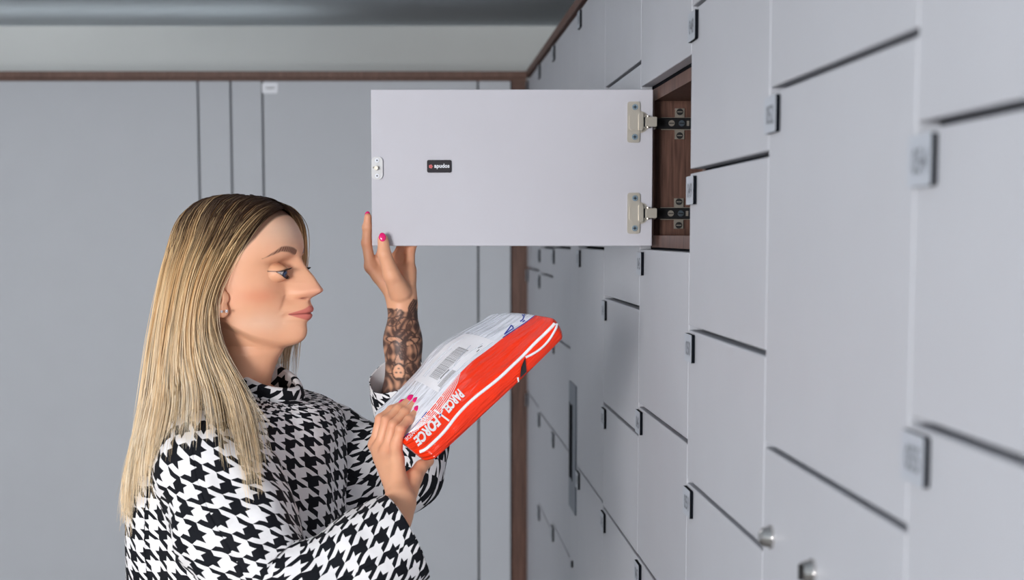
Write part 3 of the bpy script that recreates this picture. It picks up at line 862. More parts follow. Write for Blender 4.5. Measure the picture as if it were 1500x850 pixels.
X = np.where(inside, X - 5.5, X)
HEAD_O = (345, 397)
def head_to_world(x, y, z):
    """face-frame px (forward, left, up) -> world"""
    dx = x * cH + y * sH; dyy = -x * sH + y * cH
    o = P(HEAD_O[0], HEAD_O[1], Y0)
    return np.stack([o.x + dx * KS, o.y + dyy * KS, o.z + z * KS], -1)
VH = head_to_world(X, Yl, Z).reshape(-1, 3)
ii, jj = np.meshgrid(np.arange(nr - 1), np.arange(nt), indexing='ij')
FH = np.stack([ii * nt + jj, (ii + 1) * nt + jj, (ii + 1) * nt + (jj + 1) % nt, ii * nt + (jj + 1) % nt], -1).reshape(-1, 4)
# colours of the face
def over(c, m_, col): return c * (1 - m_[..., None]) + np.array(col) * m_[..., None]
CH = np.ones((nr, nt, 3)) * SKIN
CH = over(CH, .55 * G2(50, -34, 17, 13) * fw, lin(222, 134, 100))           # blusher
CH = over(CH, .45 * G2(0, -30, 13, 12) * fw, lin(232, 160, 146))
CH = over(CH, .7 * G2(20, 60, 48, 24) * fw, SKIN_L); CH = over(CH, .5 * G2(42, -72, 22, 14) * fw, SKIN_L)  # highlight on forehead and jaw put into the skin colour
CH = over(CH, .5 * G2(34, 8, 14, 6) * fw, lin(222, 160, 112))              # eye shadow
CH = over(CH, .6 * G2(34, 11, 13, 3) * fw, lin(186, 116, 88))
ay = np.abs(Yl)
upl = -49.5 - 10.5 * np.clip(ay / 22, 0, 1) ** 1.6 + 1.6 * np.exp(-((ay - 6) / 4) ** 2); lol = -70.5 + 9.0 * np.clip(ay / 22, 0, 1) ** 2
lips = (np.clip((upl - Z) / 1.0 + .5, 0, 1) * np.clip((Z - lol) / 1.0 + .5, 0, 1) * (ay < 22.5)) * fw
CH = over(CH, .85 * lips, lin(206, 104, 100)); CH = over(CH, .8 * lips * np.exp(-((Z - mline) / .9) ** 2), lin(120, 48, 48))
bs = np.clip((ay - 12) / (54 - 12), 0, 1)
bzc = 27.5 + 5.0 * np.sin(np.clip(bs * 1.45, 0, 1.5) * math.pi / 1.5 * 1.0) - 10 * np.clip(bs - .62, 0, 1) ** 1.1 / .38 * 1.0
bth = np.interp(bs, [0, .12, .5, .8, 1], [4.4, 5.6, 5.0, 3.2, 1.0])
brow = np.clip((bth - np.abs(Z - bzc)) / 2.0, 0, 1) * ((ay > 11) & (ay < 55)) * fw
CH = over(CH, .97 * brow * (.8 + .2 * np.sin(ay * 2.1 + Z)), lin(84, 50, 42))
edge = np.exp(-((Z - zu) / 1.1) ** 2) * ((s_ > .0) & (s_ < 1)) * fw
CH = over(CH, .95 * edge, lin(28, 20, 24)); CH = over(CH, .6 * np.exp(-((Z - zl) / 1.0) ** 2) * ((s_ > .12) & (s_ < 1)) * fw, lin(96, 60, 62))
wing = np.exp(-((Z - (0.4 + (ay - 43.5) * .22)) / .9) ** 2) * ((ay > 43) & (ay < 46.5)) * fw
CH = over(CH, .85 * wing, lin(36, 24, 26))
CH = over(CH, 1.0 * (inside * 1.0), lin(150, 70, 64))
CH = over(CH, .9 * G2(8.0, -38.5, 3.0, 1.5) * fw, lin(120, 50, 40))
scalp = np.clip((Z - np.interp(X.clip(-90, 120), [-90, -40, 10, 60, 78, 95], [-70, -60, -10, 45, 74, 92])) / 5, 0, 1)
CH = over(CH, .92 * scalp, lin(70, 48, 34))
# ears
def make_ear(sd):
    c = np.array(head_to_world(8., sd * 70., -30.)); 
    fwd = np.array([cH, -sH, 0]); lat = np.array([sH, cH, 0]) * sd; upv = np.array([0, 0, 1.])
    def f(p):
        q = np.stack([(p - c) @ fwd, (p - c) @ lat, (p - c) @ upv], 1) / KS
        tl = q.copy(); tl[:, 0] += .18 * q[:, 2]; tl[:, 1] -= .25 * (-q[:, 0])
        e = ell(tl, (-6, 4, 3), (17, 6, 29)); e = smin(e, ell(tl, (-1, 3, -24), (9.5, 5, 10)), 5)
        con = ell(tl, (-2, 10, -4), (9.5, 8, 13)); e = np.maximum(e, -con)
        e = smin(e, ell(tl, (9, 2.5, -5), (5, 4.5, 7)), 3)
        sc_ = ell(tl, (-6, 11, 14), (11, 5.5, 9)); e = np.maximum(e, -sc_)
        return e * KS
    V, F = surface_nets(f, c - .042, c + .042, .0012); return laplace(V, F, 2), F
earR = make_ear(-1); earL = make_ear(1)
# ---- the rest of the body, mostly under her clothes
tc = lambda px, py, y: np.array(P(px, py, y))
shR, shL = tc(316, 672, 2.26), tc(452, 622, 2.47)
hipz = .92
bx0, by0 = PB.x, PB.y
def bodyf(p):
    d = chain(p, [tc(372, 600, 2.352), tc(362, 660, 2.355), (bx0, by0, 1.12), (bx0, by0, hipz)], [.040, .080, .095, .12], .06)
    d = smin(d, cone(p, shR, shL, .042, .042), .05)
    d = smin(d, chain(p, [shR, tc(420, 866, 2.14), tc(520, 800, 2.175)], [.045, .036, .029], .02), .03)
    d = smin(d, chain(p, [shL, tc(585, 700, 2.48), tc(593, 600, 2.477)], [.042, .034, .030], .02), .03)
    for sd, px_ in ((-1, .09), (1, .09)):
        lx, ly = -.57 * .09 * -sd, -.82 * .09 * -sd
        d = smin(d, chain(p, [(bx0 + lx, by0 + ly, hipz), (bx0 + lx * 1.1 + .01, by0 + ly * 1.1, .50), (bx0 + lx * 1.2, by0 + ly * 1.2, .10)], [.082, .055, .036], .03), .04)
        d = smin(d, cone(p, (bx0 + lx * 1.2, by0 + ly * 1.2, .06), (bx0 + lx * 1.2 + .13, by0 + ly * 1.2 - .05, .045), .036, .030), .02)
    return d
VB, FB = surface_nets(bodyf, (bx0 - .35, by0 - .42, .0), (bx0 + .42, by0 + .36, 1.56), .011)

# ---- join into one body mesh
M_skin = mat('skin', SKIN, .46, spec=.42, **{'Subsurface Weight': .12, 'Subsurface Scale': .008}); t = NT(M_skin)
M_skin.node_tree.nodes['Principled BSDF'].inputs['Subsurface Radius'].default_value = (1.0, .35, .18)
at = t.n('ShaderNodeVertexColor', layer_name='Col'); nz = t.noise(60, 4)
t.l(t.mix(t.math('MULTIPLY', nz, .12), at.outputs[0], lin(200, 120, 96)), t.b.inputs['Base Color'])
t.bump(t.noise(900, 3), .10, .0006)
def skin_col(V, red):
    return SKIN * (1 - red[:, None]) + SKIN_R * red[:, None]
cR = np.tile(SKIN, (len(VR), 1)); cL = np.tile(SKIN, (len(VL), 1))
for arr, vv, fg, mc in ((cR, VR, finR, mcpR), (cL, VL, finL, mcpL)):
    red = np.zeros(len(vv))
    for f_ in fg:
        for q, s in zip(f_, (.011, .008, .008)): red += .55 * np.exp(-(np.linalg.norm(vv - np.array(q), axis=1) / s) ** 2)
    for q in mc: red += .4 * np.exp(-(np.linalg.norm(vv - np.array(q), axis=1) / .012) ** 2)
    red = np.clip(red, 0, .75)[:, None]; arr[:] = arr * (1 - red) + SKIN_R * red
# tattoo on the left forearm: leaves, folded petals and a small face, wrapped round the arm
def tattoo(V, col):
    pxy = np.array([proj(v) for v in V]); x, y = pxy[:, 0] - 590, pxy[:, 1]
    # unwrap: the far side of the arm carries the design on
    depth = V[:, 1] - np.interp(y, [447, 500, 585, 700], [DY + .026, DY + .020, DY + .010, DY])
    x = np.where(depth > 0, np.sign(x) * (46 - np.abs(x)), x)
    ink = np.zeros(len(V))
    def outl(cx, cy, rx, ry, ang, wd=1.3, fill=.0, shade=.0):
        nonlocal ink
        a = math.radians(ang); u = ((x - cx) * math.cos(a) + (y - cy) * math.sin(a)) / rx; v = (-(x - cx) * math.sin(a) + (y - cy) * math.cos(a)) / ry
        leaf = np.abs(v) + u * u * .9 if fill < 0 else np.sqrt(u * u + v * v)
        dd = np.abs(leaf - 1) * min(rx, ry)
        ink = np.maximum(ink, np.exp(-(dd / wd) ** 2)); ins = leaf < 1
        ink[ins] *= .45 if shade == 0 else 1
        if shade: ink = np.where(ins, np.maximum(ink * .9, (shade + .15) * (.5 + .5 * np.abs(np.sin(u * 5 + v * 2)))), ink)
    reg = (y > 452) & (y < 640)
    base = .74 + .42 * np.sin(x * .33 + np.sin(y * .12) * 2.2) * np.sin(y * .19 + np.sin(x * .21) * 1.8)
    ink = np.where(reg, np.clip(base, 0, 1) * .92, 0)
    outl(-12, 460, 14, 5, -18, 1.3, -1, .55); outl(14, 450, 5, 13, 22, 1.4, -1, .85); outl(-16, 472, 12, 6, 5, 1.3, -1, .6)
    outl(2, 476, 13, 10, -35, 1.4, 0, .35); outl(14, 480, 9, 12, 15, 1.4, 0, .15); outl(3, 492, 15, 9, 10, 1.4, 0, .75)
    outl(-12, 498, 11, 4, 8, 1.4, 0); outl(12, 501, 12, 4, -22, 1.4, 0); outl(-14, 516, 9, 16, 12, 1.3, 0, .18); outl(12, 514, 9, 16, -12, 1.3, 0, .25)
    outl(-5, 530, 6, 10, 0, 1.2, 0); outl(0, 514, 5, 12, 5, 1.3, 0, .8)
    outl(-19, 540, 9, 7, 30, 1.4, 0, .35); outl(11, 540, 9, 8, -30, 1.4, 0, .3); outl(18, 549, 6, 9, 20, 1.4, 0, .5)
    outl(-6, 545, 8.5, 11, 0, 2.4, 0)
    fc = ((x + 6) / 7.5) ** 2 + ((y - 545) / 10) ** 2 < 1; ink[fc] *= .2
    for ex, ey, rx, ry in ((-9.5, 546, 2, 1.3), (-3, 546, 2, 1.3), (-6, 540, 1.8, 1.2), (-6, 555, 7, 2)):
        ink = np.maximum(ink, np.exp(-(((x - ex) / rx) ** 2 + ((y - ey) / ry) ** 2)))
    m_ = np.clip((y - 450 - 2 * np.sin(x * .4) - np.where(x > 8, -14, 0) - np.where(np.abs(x) < 8, 4, 0)) / 3, 0, 1) * np.clip((660 - y) / 10, 0, 1)
    k = np.clip((ink * 1.5 - .22) * m_, 0, .95)[:, None]
    return col * (1 - k) + lin(34, 32, 36) * k
cL = tattoo(VL, cL)
def cat_mesh(parts):
    Vs, Fs, Cs = [], [], []; o = 0
    for V, F, c_ in parts: Vs.append(V); Fs.append(F + o); Cs.append(c_); o += len(V)
    return np.concatenate(Vs), np.concatenate(Fs), np.concatenate(Cs)
ones = lambda V: np.tile(SKIN, (len(V), 1))
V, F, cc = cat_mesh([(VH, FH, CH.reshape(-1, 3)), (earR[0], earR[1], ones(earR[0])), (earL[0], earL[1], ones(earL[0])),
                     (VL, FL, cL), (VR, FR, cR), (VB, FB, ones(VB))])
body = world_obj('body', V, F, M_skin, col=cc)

# nails
M_nail = mat('pink_nail_polish', lin(236, 24, 116), .12, spec=.7)
def nail(q, a, n_, **k): link('fingernail', nail_mesh(q, a, n_, **k), M_nail, WO, True)
cw = Vector((0, 0, CAMZ))
def nail_at(tip, prev, r, toward, **k):
    d = (Vector(tip) - Vector(prev)).normalized(); n_ = Vector(toward); n_ = (n_ - d * n_.dot(d)).normalized()
    nail(Vector(tip) + n_ * (r - .0002) + d * .0022, d, n_, **k)
nail_at(thL[3], thL[2], .0086, (0.0, -1, .15), L=.0072, W=.0056)
nail_at(finL[0][2], finL[0][1], .0060, (-.2, .9, .3))
for k in range(4): nail_at(finR[k][2], finR[k][1], [.0059, .0062, .0061, .0053][k], (.0, -.85, .55), L=.0062, W=.0050)

# eyes
M_eye = mat('eye', (.8, .8, .8), .08, spec=.6); t = NT(M_eye); at = t.n('ShaderNodeVertexColor', layer_name='Col'); t.l(at.outputs[0], t.b.inputs['Base Color'])
for sd in (-1, 1):
    th = np.linspace(0, math.pi, 49); ph = np.linspace(0, math.tau, 49)[:-1]
    TT, PP = np.meshgrid(th, ph, indexing='ij')
    gz = np.array([.93, -.10, -.26]); gz /= np.linalg.norm(gz)
    a1 = np.cross(gz, [0, 0, 1.]); a1 /= np.linalg.norm(a1); a2 = np.cross(a1, gz)
    rr_ = ER * (1 + .035 * np.exp(-(TT / .35) ** 4))
    dirs = np.cos(TT)[..., None] * gz + np.sin(TT)[..., None] * (np.cos(PP)[..., None] * a1 + np.sin(PP)[..., None] * a2)
    q = dirs * rr_[..., None] + np.array([EX, sd * EY, EZ])
    W3 = head_to_world(q[..., 0], q[..., 1], q[..., 2]).reshape(-1, 3)
    i_, j_ = np.meshgrid(np.arange(48), np.arange(48), indexing='ij')
    Fq = np.stack([i_ * 48 + j_, (i_ + 1) * 48 + j_, (i_ + 1) * 48 + (j_ + 1) % 48, i_ * 48 + (j_ + 1) % 48], -1).reshape(-1, 4)
    cl = np.where((TT < .19)[..., None], lin(8, 8, 12), np.where((TT < .50)[..., None], lin(56, 76, 112), lin(190, 178, 176)))
    cl = np.where(((TT > .45) & (TT < .53))[..., None], lin(30, 36, 56), cl)
    world_obj('eye', W3, Fq, M_eye, col=cl.reshape(-1, 3))
# lashes
M_lash = mat('black_lashes', lin(16, 12, 14), .5)
def hair_tubes(paths, radii, sides=3):
    """paths (n,k,3); radii (n,k) -> verts, quads"""
    n, k, _ = paths.shape
    d = np.gradient(paths, axis=1); d /= np.maximum(np.linalg.norm(d, axis=2, keepdims=True), 1e-9)
    ref = np.array([.31, -.9, .3]); a = np.cross(d, ref); a /= np.maximum(np.linalg.norm(a, axis=2, keepdims=True), 1e-9); b = np.cross(d, a)
    ang = np.arange(sides) * math.tau / sides
    V = paths[:, :, None, :] + radii[:, :, None, None] * (np.cos(ang)[None, None, :, None] * a[:, :, None, :] + np.sin(ang)[None, None, :, None] * b[:, :, None, :])
    idx = np.arange(n * k * sides).reshape(n, k, sides)
    F = np.stack([idx[:, :-1, :], np.roll(idx, -1, 2)[:, :-1, :], np.roll(idx, -1, 2)[:, 1:, :], idx[:, 1:, :]], -1).reshape(-1, 4)
    return V.reshape(-1, 3), F
for sd in (-1, 1):
    pth = []
    for s in np.linspace(.10, 1.0, 34):
        y = 17.0 + 27.0 * s; b_ = 4 * s * (1 - s); z = 2 - 2 * s + 2.3 * b_
        x = EX + math.sqrt(max((ER + 1.2) ** 2 - (y - EY) ** 2 - (z - EZ) ** 2, 0)); L = 5 + 4.5 * s
        o = np.array([x - .5, y, z]); out = np.array([x - EX, (y - EY) * 1.2, 0.]); out /= np.linalg.norm(out)
        pth.append([o + out * L * k_ + np.array([0, 0, -1.6 * k_ + 4.2 * k_ * k_]) for k_ in np.linspace(0, 1, 7)])
    for s in np.linspace(.25, .95, 16):
        y = 17.0 + 27.0 * s; b_ = 4 * s * (1 - s); z = 2 - 2 * s - 9.4 * b_ ** .9
        x = EX + math.sqrt(max((ER + 1.2) ** 2 - (y - EY) ** 2 - (z - EZ) ** 2, 0)); o = np.array([x - .3, y, z]); out = np.array([x - EX, (y - EY) * 1.2, 0.]); out /= np.linalg.norm(out)
        pth.append([o + out * 3.2 * k_ + np.array([0, 0, -2.2 * k_]) for k_ in np.linspace(0, 1, 7)])
    q = np.array(pth); q[..., 1] *= sd
    W3 = head_to_world(q[..., 0], q[..., 1], q[..., 2])
    Vv, Fv = hair_tubes(W3, np.tile(np.linspace(.00042, .0001, 7), (len(pth), 1)), 4)
    world_obj('eyelashes', Vv, Fv, M_lash)
# ear studs
M_gem = mat('clear_gem', lin(225, 228, 235), .08, .6)
for px_, py_, r_ in ((332.2, 456.0, .0021), (325.0, 456.6, .0017)):
    q = P(px_, py_, Y0 - .0835)
    def gem(b):
        for k in range(4):
            a = math.tau * (k + .5) / 4
            bmesh.ops.create_icosphere(b, subdivisions=1, radius=r_ * .62, matrix=Matrix.Translation(q - PB + Vector((math.cos(a) * r_ * .7, -.001, math.sin(a) * r_ * .7))))
        cyl(b, q - PB, q - PB + Vector((.0, .012, 0)), .0006, n=8)
    part('ear_stud', M_gem, WO, gem)

# ---- houndstooth cloth
M_hound = mat('houndstooth_cloth', (.8, .8, .8), .75, spec=.2); t = NT(M_hound)
uvn = t.n('ShaderNodeUVMap'); mp = t.n('ShaderNodeMapping'); mp.inputs['Scale'].default_value = (1 / .0325, 1 / .0325, 1)
t.l(uvn.outputs[0], mp.inputs[0])
nz = t.n('ShaderNodeTexNoise'); nz.inputs['Scale'].default_value = 16; nz.inputs['Detail'].default_value = 2; t.l(uvn.outputs[0], nz.inputs['Vector'])
va = t.n('ShaderNodeVectorMath'); va.operation = 'MULTIPLY_ADD'; t.l(nz.outputs['Color'], va.inputs[0]); va.inputs[1].default_value = (.55, .55, 0); t.l(mp.outputs[0], va.inputs[2])
sp = t.n('ShaderNodeSeparateXYZ'); t.l(va.outputs[0], sp.inputs[0]); u_, v_ = sp.outputs[0], sp.outputs[1]
fr = lambda x: t.math('FRACT', t.math('ADD', x, 100.0))
A = t.math('LESS_THAN', fr(u_), .5); B = t.math('LESS_THAN', fr(v_), .5)
D2 = t.math('LESS_THAN', fr(t.math('MULTIPLY', t.math('ADD', u_, v_), 2.0)), .5)
k = t.math('ADD', t.math('MULTIPLY', A, D2), t.math('MULTIPLY', B, t.math('SUBTRACT', 1.0, D2)))
t.l(t.mix(k, lin(238, 236, 238), lin(17, 19, 26)), t.b.inputs['Base Color'])
t.bump(t.noise(26, 3, 'UV'), .6, .008)
M_lining = mat('white_lining', lin(226, 226, 230), .8, spec=.2)

def catmull(K, n):
    K = np.asarray(K, float); m = len(K); s = np.linspace(0, m - 1, n); i = np.clip(s.astype(int), 0, m - 2); f = (s - i)[:, None]
    g = lambda j: K[np.clip(j, 0, m - 1)]
    p0, p1, p2, p3 = g(i - 1), g(i), g(i + 1), g(i + 2)
    return .5 * ((2 * p1) + (-p0 + p2) * f + (2 * p0 - 5 * p1 + 4 * p2 - p3) * f ** 2 + (-p0 + 3 * p1 - 3 * p2 + p3) * f ** 3)
def loft_mesh(name, rings, vlen, uscale, parent, mats, thick=.0016):
    """rings (n,m,3) -> open tube with UVs in metres"""
    n, m, _ = rings.shape
    R2 = np.concatenate([rings, rings[:, :1]], 1); V = R2.reshape(-1, 3); m1 = m + 1
    i_, j_ = np.meshgrid(np.arange(n - 1), np.arange(m), indexing='ij')
    F = np.stack([i_ * m1 + j_, i_ * m1 + j_ + 1, (i_ + 1) * m1 + j_ + 1, (i_ + 1) * m1 + j_], -1).reshape(-1, 4)
    me = np_mesh(name, V - np.array(PB), F)
    uv = me.uv_layers.new(name='UVMap')
    U = np.tile(np.linspace(0, 1, m1) * uscale, (n, 1)).ravel(); Vv = np.repeat(vlen[:, None], m1, 1).ravel()
    li = np.zeros(len(me.loops), np.int32); me.loops.foreach_get('vertex_index', li)
    uv.data.foreach_set('uv', np.stack([U[li], Vv[li]], 1).astype(np.float32).ravel())
    o = link(name, me, mats, parent, True)
    md = o.modifiers.new('thickness', 'SOLIDIFY'); md.thickness = thick; md.offset = -1
    if len(mats) > 1: md.material_offset = 1; md.material_offset_rim = 0
    return o, V, F
TY = math.radians(35); fvec = np.array([math.cos(TY), -math.sin(TY), 0]); rvec = np.array([-math.sin(TY), -math.cos(TY), 0])
tk = [(393, 568, 2.350, .046, .046), (391, 575, 2.351, .066, .060), (384, 583, 2.352, .104, .076), (376, 596, 2.353, .142, .090), (369, 616, 2.354, .172, .104), (362, 650, 2.355, .190, .118), (354, 710, 2.356, .193, .130),
      (352, 780, 2.357, .188, .132), (356, 860, 2.358, .186, .130), (360, 1000, 2.36, .19, .132), (362, 1130, 2.36, .196, .136)]
kk = np.array([[*P(a, b, c_), d, e] for a, b, c_, d, e in tk]); kk = catmull(kk, 120)
th = np.linspace(0, math.tau, 161)[:-1]
ce, se = np.cos(th), np.sin(th)
rings = kk[:, None, :3] + kk[:, 3][:, None, None] * ce[None, :, None] * rvec + kk[:, 4][:, None, None] * se[None, :, None] * fvec
def wrinkle(rings, amp, sx, sy, sz, seed):
    cen = rings.mean(1, keepdims=True); d = rings - cen; d /= np.linalg.norm(d, axis=2, keepdims=True)
    R = rings.reshape(-1, 3); nn = np.array([noise.noise(Vector((p[0] * sx, p[1] * sy, p[2] * sz + seed))) + .5 * noise.noise(Vector((p[0] * sx * 2.1 + 5, p[1] * sy * 2.1, p[2] * sz * 2.1 + seed))) for p in R])
    return rings + d * (nn.reshape(rings.shape[:2])[..., None] * amp)
def soft(a0, n): return np.clip(np.arange(n) / a0, 0, 1)
rings[..., 2] -= (.018 * np.clip(1 - np.arange(120) / 40, 0, 1))[:, None] * se[None, :]
dep = soft(26, 120)[:, None, None]
rings = rings * (1 - dep) + wrinkle(rings, .011, 11, 11, 6.5, 1.3) * dep
vlen = np.concatenate([[0], np.cumsum(np.linalg.norm(np.diff(kk[:, :3], axis=0), axis=1) + np.abs(np.diff(kk[:, 3])) * .8)])
top, tV, tF = loft_mesh('top', rings, -vlen, 1.0, WO, [M_hound])
def sleeve(keys, n, uscale, seed, amp, endfn=None):
    K = catmull(np.array([[*P(a, b, c_), d, e] for a, b, c_, d, e in keys]), n)
    tan = np.gradient(K[:, :3], axis=0); tan /= np.linalg.norm(tan, axis=1, keepdims=True)
    ref = np.array([0, -1., 0]); a1 = ref - (tan @ ref)[:, None] * tan; a1 /= np.linalg.norm(a1, axis=1, keepdims=True); a2 = np.cross(tan, a1)
    rg = K[:, None, :3] + K[:, 3][:, None, None] * ce[None, :, None] * a1[:, None] + K[:, 4][:, None, None] * se[None, :, None] * a2[:, None]
    rg = wrinkle(rg, amp, 12, 12, 12, seed)
    if endfn is not None: rg = endfn(rg, K, tan, a1)
    L = np.concatenate([[0], np.cumsum(np.linalg.norm(np.diff(K[:, :3], axis=0), axis=1))])
    return loft_mesh('sleeve', rg, L, uscale, top, [M_hound, M_lining])
kR = [(330, 618, 2.285, .030, .034), (314, 640, 2.252, .058, .062), (314, 694, 2.212, .080, .086), (350, 780, 2.170, .084, .088), (400, 858, 2.142, .080, .076), (462, 858, 2.135, .073, .070), (526, 826, 2.150, .066, .066), (594, 788, 2.176, .060, .067)]
sR, rV, rF = sleeve(kR, 110, .52, 3.7, .010)
kL = [(436, 606, 2.43, .040, .036), (472, 640, 2.462, .060, .062), (510, 680, 2.472, .068, .080), (558, 696, 2.480, .068, .076), (598, 682, 2.478, .058, .062), (606, 636, 2.474, .052, .054), (592, 590, 2.466, .052, .050), (580, 548, 2.462, .052, .045)]
def tilt(rg, K, tan, a1):
    n = len(rg); wgt = np.clip((np.arange(n) - n * .80) / (n * .2), 0, 1) ** 1.5
    side = (rg - K[:, None, :3]) @ np.array([-.25, -.95, .1]) / .04
    return rg - (wgt[:, None] * side * .016)[..., None] * tan[:, None]
sL, lV, lF = sleeve(kL, 100, .42, 9.1, .007, tilt)
# collar
ck = [(393, 586, 2.350, .068, .064, .0, 0), (393, 577, 2.350, .054, .051, .004, .1), (393, 566, 2.350, .0465, .0465, .013, .6), (392, 553, 2.350, .0440, .0450, .019, 1), (392, 549, 2.350, .0455, .0470, .0195, 1), (392, 550, 2.350, .0500, .0515, .0195, 1),
      (392, 558, 2.350, .0530, .0545, .019, .9), (392, 569, 2.350, .0550, .056, .018, .7)]
K = catmull(np.array([[*P(a, b, c_), d, e, f_] for a, b, c_, d, e, f_, _ in ck]), 48)
rg = K[:, None, :3] + K[:, 3][:, None, None] * ce[None, :, None] * rvec + K[:, 4][:, None, None] * se[None, :, None] * fvec
rg[..., 2] -= K[:, 5][:, None] * (se[None, :] * 1.0)
rg = wrinkle(rg, .0035, 26, 26, 30, 5.5)
L = np.concatenate([[0], np.cumsum(np.linalg.norm(np.diff(K[:, :3], axis=0), axis=1) + .5 * np.abs(np.diff(K[:, 3])))])
collar, cV, cF = loft_mesh('collar', rg, L, .30, top, [M_hound])

# ---- trousers and shoes (below the picture)
def trs(p):
    d = None
    d = cone(p, (bx0, by0, 1.02), (bx0, by0, hipz), .118, .128)
    for sd in (-1, 1):
        lx, ly = -.57 * .09 * -sd, -.82 * .09 * -sd
        d = smin(d, chain(p, [(bx0 + lx, by0 + ly, hipz), (bx0 + lx * 1.1 + .01, by0 + ly * 1.1, .50), (bx0 + lx * 1.2, by0 + ly * 1.2, .10)], [.095, .070, .056], .03), .03)
    return np.maximum(d, np.maximum(.085 - p[:, 2], p[:, 2] - 1.06))
Vt, Ft_ = surface_nets(trs, (bx0 - .25, by0 - .3, .05), (bx0 + .25, by0 + .3, 1.1), .011)
world_obj('trousers', Vt, Ft_, mat('black_trousers', lin(28, 28, 32), .8))
for sd in (-1, 1):
    lx, ly = -.57 * .108 * -sd, -.82 * .108 * -sd
    def shf(p):
        q0, q1 = (bx0 + lx - .01, by0 + ly + .004, .05), (bx0 + lx + .145, by0 + ly - .055, .038)
        d = smin(cone(p, q0, q1, .045, .040), cone(p, q0, (q0[0], q0[1], .10), .043, .044), .02)
        return np.maximum(d, .001 - p[:, 2])
    Vs, Fs = surface_nets(shf, (bx0 + lx - .1, by0 + ly - .15, -.01), (bx0 + lx + .24, by0 + ly + .1, .16), .006)
    world_obj('shoe', Vs, Fs, mat('dark_shoe', lin(32, 30, 32), .5))

# ---- hair
near = {0: [(411, 307, -26), (380, 328, -50), (345, 370, -71), (318, 410, -81), (306, 452, -86), (316, 505, -84), (348, 555, -84), (380, 620, -112), (399, 692, -125)],
        .12: [(402, 301, -22), (364, 328, -58), (325, 380, -80), (302, 430, -89), (296, 475, -93), (308, 525, -95), (334, 575, -98), (360, 625, -118), (382, 680, -125)],
        .22: [(392, 298, -18), (352, 325, -58), (316, 380, -83), (296, 432, -91), (290, 482, -95), (298, 532, -98), (318, 575, -102), (338, 605, -115), (350, 632, -122)],
        .35: [(374, 294, -12), (336, 321, -58), (302, 380, -85), (284, 435, -93), (277, 490, -97), (280, 535, -101), (290, 565, -105), (298, 586, -112), (304, 602, -118)],
        .55: [(347, 292, -3), (308, 319, -52), (280, 380, -81), (266, 440, -91), (258, 500, -95), (253, 545, -98), (255, 572, -101), (257, 592, -105), (258, 612, -108)],
        .75: [(320, 292, 5), (286, 318, -35), (262, 375, -62), (249, 440, -73), (240, 500, -78), (234, 560, -80), (231, 610, -82), (229, 655, -84), (227, 690, -85)],
        1.0: [(302, 295, 12), (272, 322, 0), (252, 378, -20), (238, 440, -30), (226, 500, -35), (216, 570, -38), (210, 630, -40), (207, 690, -40), (205, 738, -40)],
        1.3: [(306, 296, 20), (274, 324, 25), (256, 380, 30), (245, 440, 30), (236, 500, 28), (228, 570, 25), (222, 630, 20), (219, 680, 18), (217, 715, 15)]}
far = {0: [(420, 303, -20), (433, 314, 8), (440, 336, 32), (443, 365, 50), (440, 410, 62), (434, 455, 66), (429, 500, 66), (425, 530, 65), (422, 552, 64)],
       .5: [(400, 297, -10), (424, 304, 25), (437, 325, 50), (440, 370, 68), (430, 420, 74), (417, 470, 74), (407, 520, 72), (402, 545, 68), (398, 560, 66)],
       1.0: [(350, 292, 10), (352, 299, 50), (345, 340, 78), (335, 400, 84), (325, 460, 84), (316, 510, 82), (309, 550, 80), (304, 575, 78), (300, 600, 75)],
       1.5: [(312, 295, 22), (290, 318, 55), (280, 380, 72), (275, 440, 74), (268, 500, 72), (262, 550, 68), (256, 590, 64), (252, 625, 60), (248, 660, 55)]}
def guide(tab, u):
    ks = sorted(tab); A_ = np.array([tab[k] for k in ks], float)
    return np.array([[np.interp(u, ks, A_[:, i, j]) for j in range(3)] for i in range(A_.shape[1])])
NP = 26
def bvh(Vv, Fv): return BVHTree.FromPolygons([tuple(v) for v in Vv], [tuple(int(i) for i in f) for f in Fv])
trees = [(bvh(VH, FH), .0035), (bvh(tV, tF), .004), (bvh(rV, rF), .004), (bvh(cV, cF), .003)]
cents = None
def push(path, drape=False, lift=.5):
    out = path.copy()
    if drape:
        off = np.zeros(len(out))
        for i in range(len(out)):
            p = Vector(out[i])
            if p.z > P(0, 540, Y0).z: continue
            o_ = Vector((p.x, 1.2, p.z)); best = None
            for tr, mg in trees[1:]:
                loc, nrm, idx, dist = tr.ray_cast(o_, Vector((0, 1, 0)))
                if loc is not None and (best is None or loc.y < best): best = loc.y
            if best is not None: off[i] = max(0, p.y - (best - .010 - .006 * lift))
        req = off.copy()
        for _ in range(6):
            off = np.maximum(req, np.convolve(np.pad(off, 1, mode='edge'), [.27, .46, .27], 'valid'))
        out[:, 1] -= off
    for _ in range(4):
        out[1:-1] = .5 * out[1:-1] + .25 * (out[:-2] + out[2:])
    for i in range(0, len(out)):
        p = Vector(out[i]); tr, mg = trees[0]; loc, nrm, idx, dist = tr.find_nearest(p, .05)
        if loc is not None and (p - loc).dot(nrm) < mg + .004 * lift: out[i] = loc + nrm * (mg + .004 * lift)
    return out
